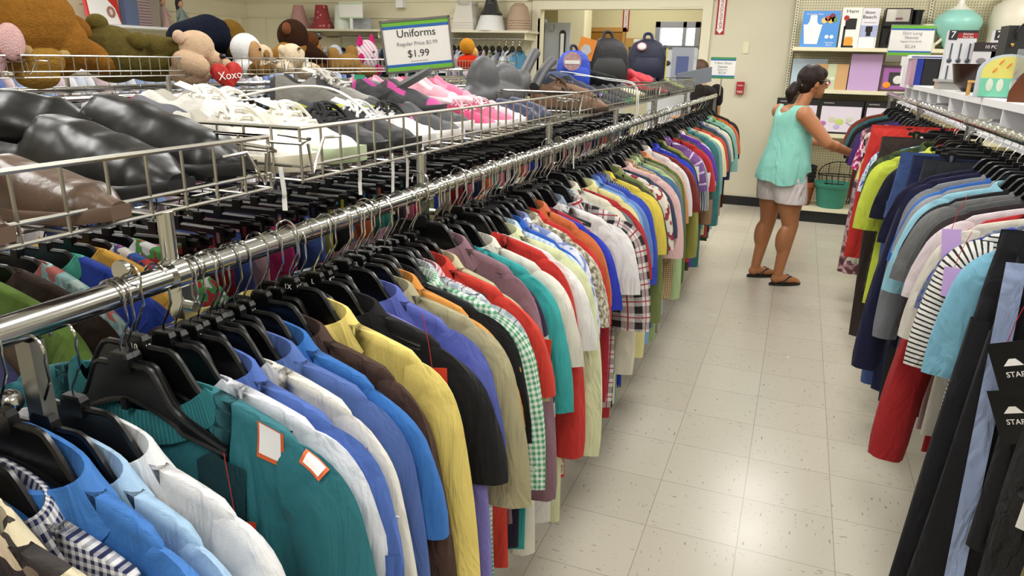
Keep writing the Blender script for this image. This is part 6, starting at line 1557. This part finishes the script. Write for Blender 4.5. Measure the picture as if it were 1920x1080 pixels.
for x_, z_ in ((-.05, .12), (0, .14), (.03, .11), (-.03, .155)): MB().use(M('carrot', '#d97a22', .5)).ell((x_, -.012, z_), (.004, .003, .014), rot=Matrix.Rotation(.6, 3, 'Y')).obj('painted_carrot', None, t)
for x_ in (-.06, -.02, .03): MB().use(M('bunny', '#c9d4c2', .6)).ell((x_, -.014, .055), (.014, .003, .028)).obj('painted_bunny', None, t)
MB().use(M('board_violet', '#6a86c4', .5)).ell((.06, -.013, .07), (.03, .003, .035)).obj('painted_shape', None, t)
MB().use(M('clear_plastic2', '#e2e4e6', .1, trans=.8)).bx(.02, .06, -.03, -.015, .0, .21).obj('hanging_strap', None, t, smooth=False)
t = thing('mantel_clock', 'brown wooden mantel clock at the right picture edge', 'clock', at(.875, 3.5), -.25); WD = M('clock_wood', '#6b3412', .35, noise=(12, '#4a220a', .6))
MB().use(WD).poly([(-.1, 0, 0), (.1, 0, 0), (.1, 0, .04), (.075, 0, .1), (.045, 0, .14), (.02, 0, .165), (0, 0, .175), (-.02, 0, .165), (-.045, 0, .14), (-.075, 0, .1), (-.1, 0, .04)], (0, 1, 0), .06).obj('case', None, t, angle=30)
MB().use(M('clock_face', '#cfc6b8', .3)).lathe([(.042, 0), (.042, .004)], n=28, rot=Matrix.Rotation(pi / 2, 3, 'X'), c=(-.01, -.03, .08)).obj('clock_face', None, t)
MB().use(M('brass', '#a58a4a', .3, 1)).tube([(-.01 + .044 * math.cos(2 * pi * k_ / 28), -.034, .08 + .044 * math.sin(2 * pi * k_ / 28)) for k_ in range(29)], .003).obj('bezel', None, t)
b = MB().use(INK).bx(-.012, -.009, -.037, -.035, .08, .11); b.bx(-.01, .012, -.037, -.035, .078, .081); b.obj('hands', None, t, smooth=False)
t = thing('candle_jar', 'small pink glass candle jar in front of the clock', 'jar', at(.845, 3.28)); MB().lathe([(.01, 0), (.025, 0), (.025, .035), (.01, .035)]).obj('jar_body', M('pink_glass', '#b87a6a', .2, trans=.4), t)

# ------------------------------------------------------------------ the shopper
SKIN = M('tanned_skin', '#a86f49', .45, spec=.4, noise=(9, '#b67d56', .6))
P0 = thing('person', 'woman with dark ponytail in a mint sleeveless top and white shorts', 'person', (0, 5.5, 0))
f = Vector((.86, .51, 0)).normalized(); r = Vector((f.y, -f.x, 0))     # forward, right
pel = Vector((-.05, -.02, .80))
def W_(a, b_, z): return tuple(f * a + r * b_ + Vector((-.05, 0, z)))
b = MB()
# legs
limb(b, [W_(.0, .085, .74), W_(.05, .10, .44), W_(-.01, .13, .085)], [.098, .058, .034])
b.ell(W_(.0, .115, .33), (.053, .05, .11)); b.ell(W_(.03, .095, .60), (.083, .08, .14))
limb(b, [W_(-.02, -.09, .74), W_(-.02, -.09, .44), W_(-.075, -.085, .085)], [.098, .058, .034])
b.ell(W_(-.06, -.09, .33), (.053, .05, .11)); b.ell(W_(-.02, -.09, .60), (.083, .08, .14))
for ax, rx in ((-.01, .13), (-.075, -.085)):       # feet
    b.ell(W_(ax + .02, rx, .05), (.045, .04, .035)); b.ell(W_(ax - .015, rx, .045), (.034, .032, .035)); limb(b, [W_(ax, rx, .055), W_(ax + .09, rx + .008, .038), W_(ax + .14, rx + .006, .030)], [.034, .030, .022])
    for k_ in range(5): limb(b, [W_(ax + .14, rx - .028 + k_ * .014, .03), W_(ax + .178 - abs(k_ - 1) * .007, rx - .032 + k_ * .016, .026)], [.012, .010], n=8)
# trunk
rot_f = Matrix.Rotation(math.atan2(f.y, f.x), 3, 'Z')
b.ell(W_(0, 0, .80), (.125, .165, .13), rot=rot_f); b.ell(W_(.0, 0, .95), (.105, .135, .13), rot=rot_f); b.ell(W_(.03, 0, 1.10), (.115, .145, .14), rot=rot_f)
b.ell(W_(.03, 0, 1.20), (.085, .155, .075), rot=rot_f); b.ell(W_(.0, 0, 1.2), (.08, .15, .08), rot=rot_f)
limb(b, [W_(.045, 0, 1.23), W_(.10, 0, 1.36)], [.052, .046])
# head, slightly bowed
hc = Vector(W_(.125, 0, 1.435))
b.ell(hc, (.092, .072, .102), rot=rot_f @ Matrix.Rotation(.35, 3, 'Y')); b.ell(hc + f * .04 - Vector((0, 0, .055)), (.052, .05, .055), rot=rot_f)
b.ell(hc + f * .062 - Vector((0, 0, .095)), (.024, .028, .02)); 
limb(b, [hc + f * .082 + Vector((0, 0, .004)), hc + f * .108 - Vector((0, 0, .034))], [.010, .014], n=8); b.ell(hc + f * .098 - Vector((0, 0, .04)), (.013, .016, .010))
b.ell(hc + f * .085 - Vector((0, 0, .064)), (.012, .02, .006), rot=rot_f); b.ell(hc + f * .083 - Vector((0, 0, .075)), (.012, .018, .006), rot=rot_f)
for sg in (-1, 1): b.ell(hc + r * sg * .072 - f * .008 - Vector((0, 0, .015)), (.016, .009, .028), rot=rot_f); b.ell(hc + f * .078 + r * sg * .03 + Vector((0, 0, .012)), (.012, .016, .007), rot=rot_f)
# right arm reaching to the rail
rs = Vector(W_(.0, .165, 1.22)); re = Vector((.205, -.16, 1.04)); rw = Vector((.385, -.02, .965)); 
limb(b, [rs, re, rw], [.058, .040, .024]); b.ell(rs.lerp(re, .35), (.05, .05, .06)); b.ell(re.lerp(rw, .25), (.042, .042, .04))
hd = (rw - re).normalized(); hp = rw + hd * .045; up = Vector((0, 0, 1)); sd = hd.cross(up).normalized()
b.ell(rw + hd * .04, (.042, .018, .034), rot=Matrix.Rotation(math.atan2(hd.y, hd.x), 3, 'Z'))
for k_, (ln, dz) in enumerate(((.070, .026), (.078, .009), (.072, -.008), (.056, -.024))):
    a0 = rw + hd * .072 + up * dz; limb(b, [a0, a0 + hd * ln * .5 + up * dz * .2, a0 + hd * ln * .85 + sd * .018 - up * .008, a0 + hd * ln + sd * .036 - up * .012], [.0095, .0088, .0082, .007], n=8)
limb(b, [rw + hd * .015 + up * .02 - sd * .01, rw + hd * .05 + up * .045 - sd * .012, rw + hd * .082 + up * .048 - sd * .0], [.012, .0105, .008], n=8)
# left arm mostly hidden in front of the body
ls = Vector(W_(.0, -.165, 1.22)); le = Vector(W_(.16, -.17, 1.02)); lw = Vector(W_(.36, -.10, 1.0)); limb(b, [ls, le, lw], [.056, .040, .024])
ld = (lw - le).normalized(); b.ell(lw + ld * .04, (.04, .03, .02))
for k_ in range(4): a0 = lw + ld * .07 + r * (-.024 + k_ * .016); limb(b, [a0, a0 + ld * .04, a0 + ld * .065 - up * .02], [.009, .008, .007], n=8)
limb(b, [lw + ld * .02 + r * .02, lw + ld * .06 + r * .045], [.011, .009], n=8)
blob(b, .0065, SKIN, 'body', P0, smooth_it=3)
# hair
HAIR = M('dark_brown_hair', '#1a0f0b', .5, spec=.25, bump=(150, .002), noise=(40, '#2c1b14', .7))
hb = MB(); hb.ell(hc - f * .014 + Vector((0, 0, .022)), (.100, .083, .098), rot=rot_f @ Matrix.Rotation(.2, 3, 'Y')); hb.ell(hc + f * .045 + Vector((0, 0, .055)), (.052, .066, .042), rot=rot_f @ Matrix.Rotation(.5, 3, 'Y'))
hb.ell(hc - f * .05 + Vector((0, 0, -.03)), (.055, .06, .06), rot=rot_f)
limb(hb, [hc - f * .085 + Vector((0, 0, -.02)), hc - f * .125 + Vector((0, 0, -.035)), hc - f * .15 + Vector((0, 0, -.075)), hc - f * .155 + Vector((0, 0, -.13))], [.03, .036, .042, .018])
ho_ = blob(hb, .006, HAIR, 'hair', P0, smooth_it=2)
MB().use(M('hair_tie', '#b8a070', .4)).tube([hc - f * .095 + Vector((0, 0, -.024)) + r * .03 * math.cos(a * pi / 8) + Vector((0, 0, .03 * math.sin(a * pi / 8))) for a in range(17)], .005).obj('hair_tie', None, P0)
GLS = M('glasses_black', '#0e0c0c', .3)
b = MB().use(GLS)
for sg in (-1, 1):
    cc_ = hc + f * .098 + r * sg * .034 + Vector((0, 0, -.004)); b.tube([cc_ + r * .024 * math.cos(a * pi / 8) + up * .016 * math.sin(a * pi / 8) - f * .006 * abs(math.cos(a * pi / 8)) for a in range(17)], .0028, 6)
    b.tube([cc_ + r * sg * .024, hc + r * sg * .08 + f * .06 + up * .006, hc + r * sg * .081 - f * .01 + up * .008], .003, 6)
b.tube([hc + f * .1 - r * .01, hc + f * .1 + r * .01], .0025, 6); b.obj('glasses', None, P0)
# top: flowing sleeveless blouse
MINT = F('#8bd9c8', wr=1.2, rough=.8); b = MB(); rows = []; uvs = []
n = 48
sec = [(1.278, .062, .118, .02), (1.268, .082, .138, .018), (1.235, .105, .158, .016), (1.19, .12, .160, .016), (1.14, .128, .158, .02), (1.06, .135, .162, .018), (.97, .145, .175, .01), (.91, .16, .185, .0), (.865, .168, .2, -.005), (.83, .175, .208, -.01), (.805, .178, .212, -.01)]
for i, (z, a, w_, cx) in enumerate(sec):
    q = []; uu = []
    for k_ in range(n):
        an = 2 * pi * k_ / n; c_, s_ = math.cos(an), math.sin(an)
        fold = 1 + (.035 * math.sin(6 * an + i * .25) + .02 * math.sin(11 * an)) * smst((1.1 - z) / .3)
        zz = z
        if i >= 9: zz += .035 * math.cos(an) ** 2 * (1 if c_ > 0 else .1) - .02 * abs(s_)
        if i == 0: zz -= .055 * max(0, 1 - (s_ / .6) ** 2)      # scooped neck
        if i == 1: zz -= .04 * max(0, 1 - (s_ / .6) ** 2)
        if i == 2: zz -= .02 * max(0, 1 - (s_ / .6) ** 2)
        if 2 <= i <= 5 and abs(s_) > .9: w2 = .93
        if i >= 7: zz -= .045 * max(0, -c_) * smst((i - 6) / 4) + .03 * smst((s_ - .5) * 3) * smst((i - 6) / 4) * (1 if c_ < .3 else -1)
        q.append(tuple(f * (cx + a * c_ * fold) + r * (w_ * s_ * fold) + Vector((-.05, 0, zz)))); uu.append((an * .15, z))
    rows.append(q); uvs.append(uu)
b.use(MINT).grid(rows, close=True, uvs=uvs); b.obj('sleeveless_top', None, P0, angle=None)
# white shorts
b = MB(); limb(b, [W_(.005, .085, .77), W_(.03, .095, .62)], [.118, .112], n=20); limb(b, [W_(-.02, -.09, .77), W_(-.02, -.09, .62)], [.118, .108], n=20); b.ell(W_(-.01, 0, .80), (.14, .18, .12), rot=rot_f)
sh_ = MB(); 
WHT = F('#f2eaea', wr=1.5)
for v in list(b.v): pass
so = blob(b, .008, WHT, 'shorts', P0, smooth_it=3)
bm_ = so.data
import bmesh
bm = bmesh.new(); bm.from_mesh(bm_); bmesh.ops.bisect_plane(bm, geom=bm.verts[:] + bm.edges[:] + bm.faces[:], plane_co=(0, 0, .605), plane_no=(0, 0, 1), clear_inner=True); bm.to_mesh(bm_); bm.free()
# flip-flops
for ax, rx in ((-.01, .13), (-.075, -.085)):
    b = MB().use(BLKM); rows = []
    for z in (.0, .018): rows.append([W_(ax + .06 + .125 * math.cos(2 * pi * k_ / 24), rx + .005 + (.038 + .007 * math.cos(2 * pi * k_ / 24)) * math.sin(2 * pi * k_ / 24), z + (.02 if k_ in () else 0)) for k_ in range(24)])
    fo = b.grid(rows, close=True, capa=True, capb=True).obj('flip_flop', None, P0)
    b = MB().use(BLKM)
    for sg in (-1, 1): b.tube(smooth_path([W_(ax + .13, rx - .008, .03), W_(ax + .09, rx + sg * .022, .066), W_(ax + .04, rx + sg * .038, .04), W_(ax + .02, rx + sg * .04, .018)]), .006, 7)
    b.obj('thong_strap', None, fo)
# second shopper, mostly hidden behind the end of the left rack
P1 = thing('person', 'partly hidden person in a black and gold patterned sleeve behind the rack end', 'person', (-.90, 7.75, 0), -.4)
b = MB(); limb(b, [(.0, .09, .8), (0, .1, .45), (0, .1, .06)], [.09, .055, .035]); limb(b, [(.0, -.09, .8), (0, -.1, .45), (0, -.1, .06)], [.09, .055, .035])
for s_ in (-1, 1): limb(b, [(0, s_ * .1, .04), (-.16, s_ * .1, .03)], [.035, .025])
b.ell((0, 0, .85), (.12, .16, .14)); b.ell((-.02, 0, 1.05), (.11, .15, .17)); b.ell((-.05, 0, 1.24), (.1, .17, .09)); limb(b, [(-.07, 0, 1.3), (-.1, 0, 1.38)], [.05, .045]); b.ell((-.13, 0, 1.45), (.09, .075, .105))
limb(b, [(.0, -.19, 1.27), (.03, -.22, 1.03), (-.2, -.2, 1.0)], [.058, .045, .03]); limb(b, [(.0, .19, 1.27), (.0, .22, 1.03), (-.2, .2, 1.0)], [.055, .04, .03])
for s_ in (-1, 1):
    b.ell((-.24, s_ * .2, 1.0), (.04, .03, .02))
    for k_ in range(4): limb(b, [(-.27, s_ * .2 - .022 + k_ * .015, 1.0), (-.32, s_ * .2 - .024 + k_ * .016, .98)], [.009, .007], n=8)
    limb(b, [(-.23, s_ * .2 + .025, 1.0), (-.26, s_ * .2 + .045, .99)], [.01, .008], n=8)
blob(b, .008, M('light_skin', '#b98a64', .5), 'body', P1)
b = MB(); b.ell((-.02, 0, 1.05), (.13, .17, .2)); b.ell((-.04, 0, 1.22), (.125, .185, .11)); limb(b, [(.0, -.18, 1.27), (.015, -.215, 1.15)], [.075, .07]); limb(b, [(.0, .18, 1.27), (.0, .2, 1.17)], [.07, .065]); b.ell((0, 0, .88), (.14, .18, .15))
blob(b, .008, F('#1c1512', 'leaf', '#8a6a2a', '#4a1f2a', p=.05), 'shirt', P1)
blob(MB().ell((-.12, 0, 1.49), (.1, .085, .09)), .008, M('brown_hair', '#4a2f1c', .6), 'hair', P1)
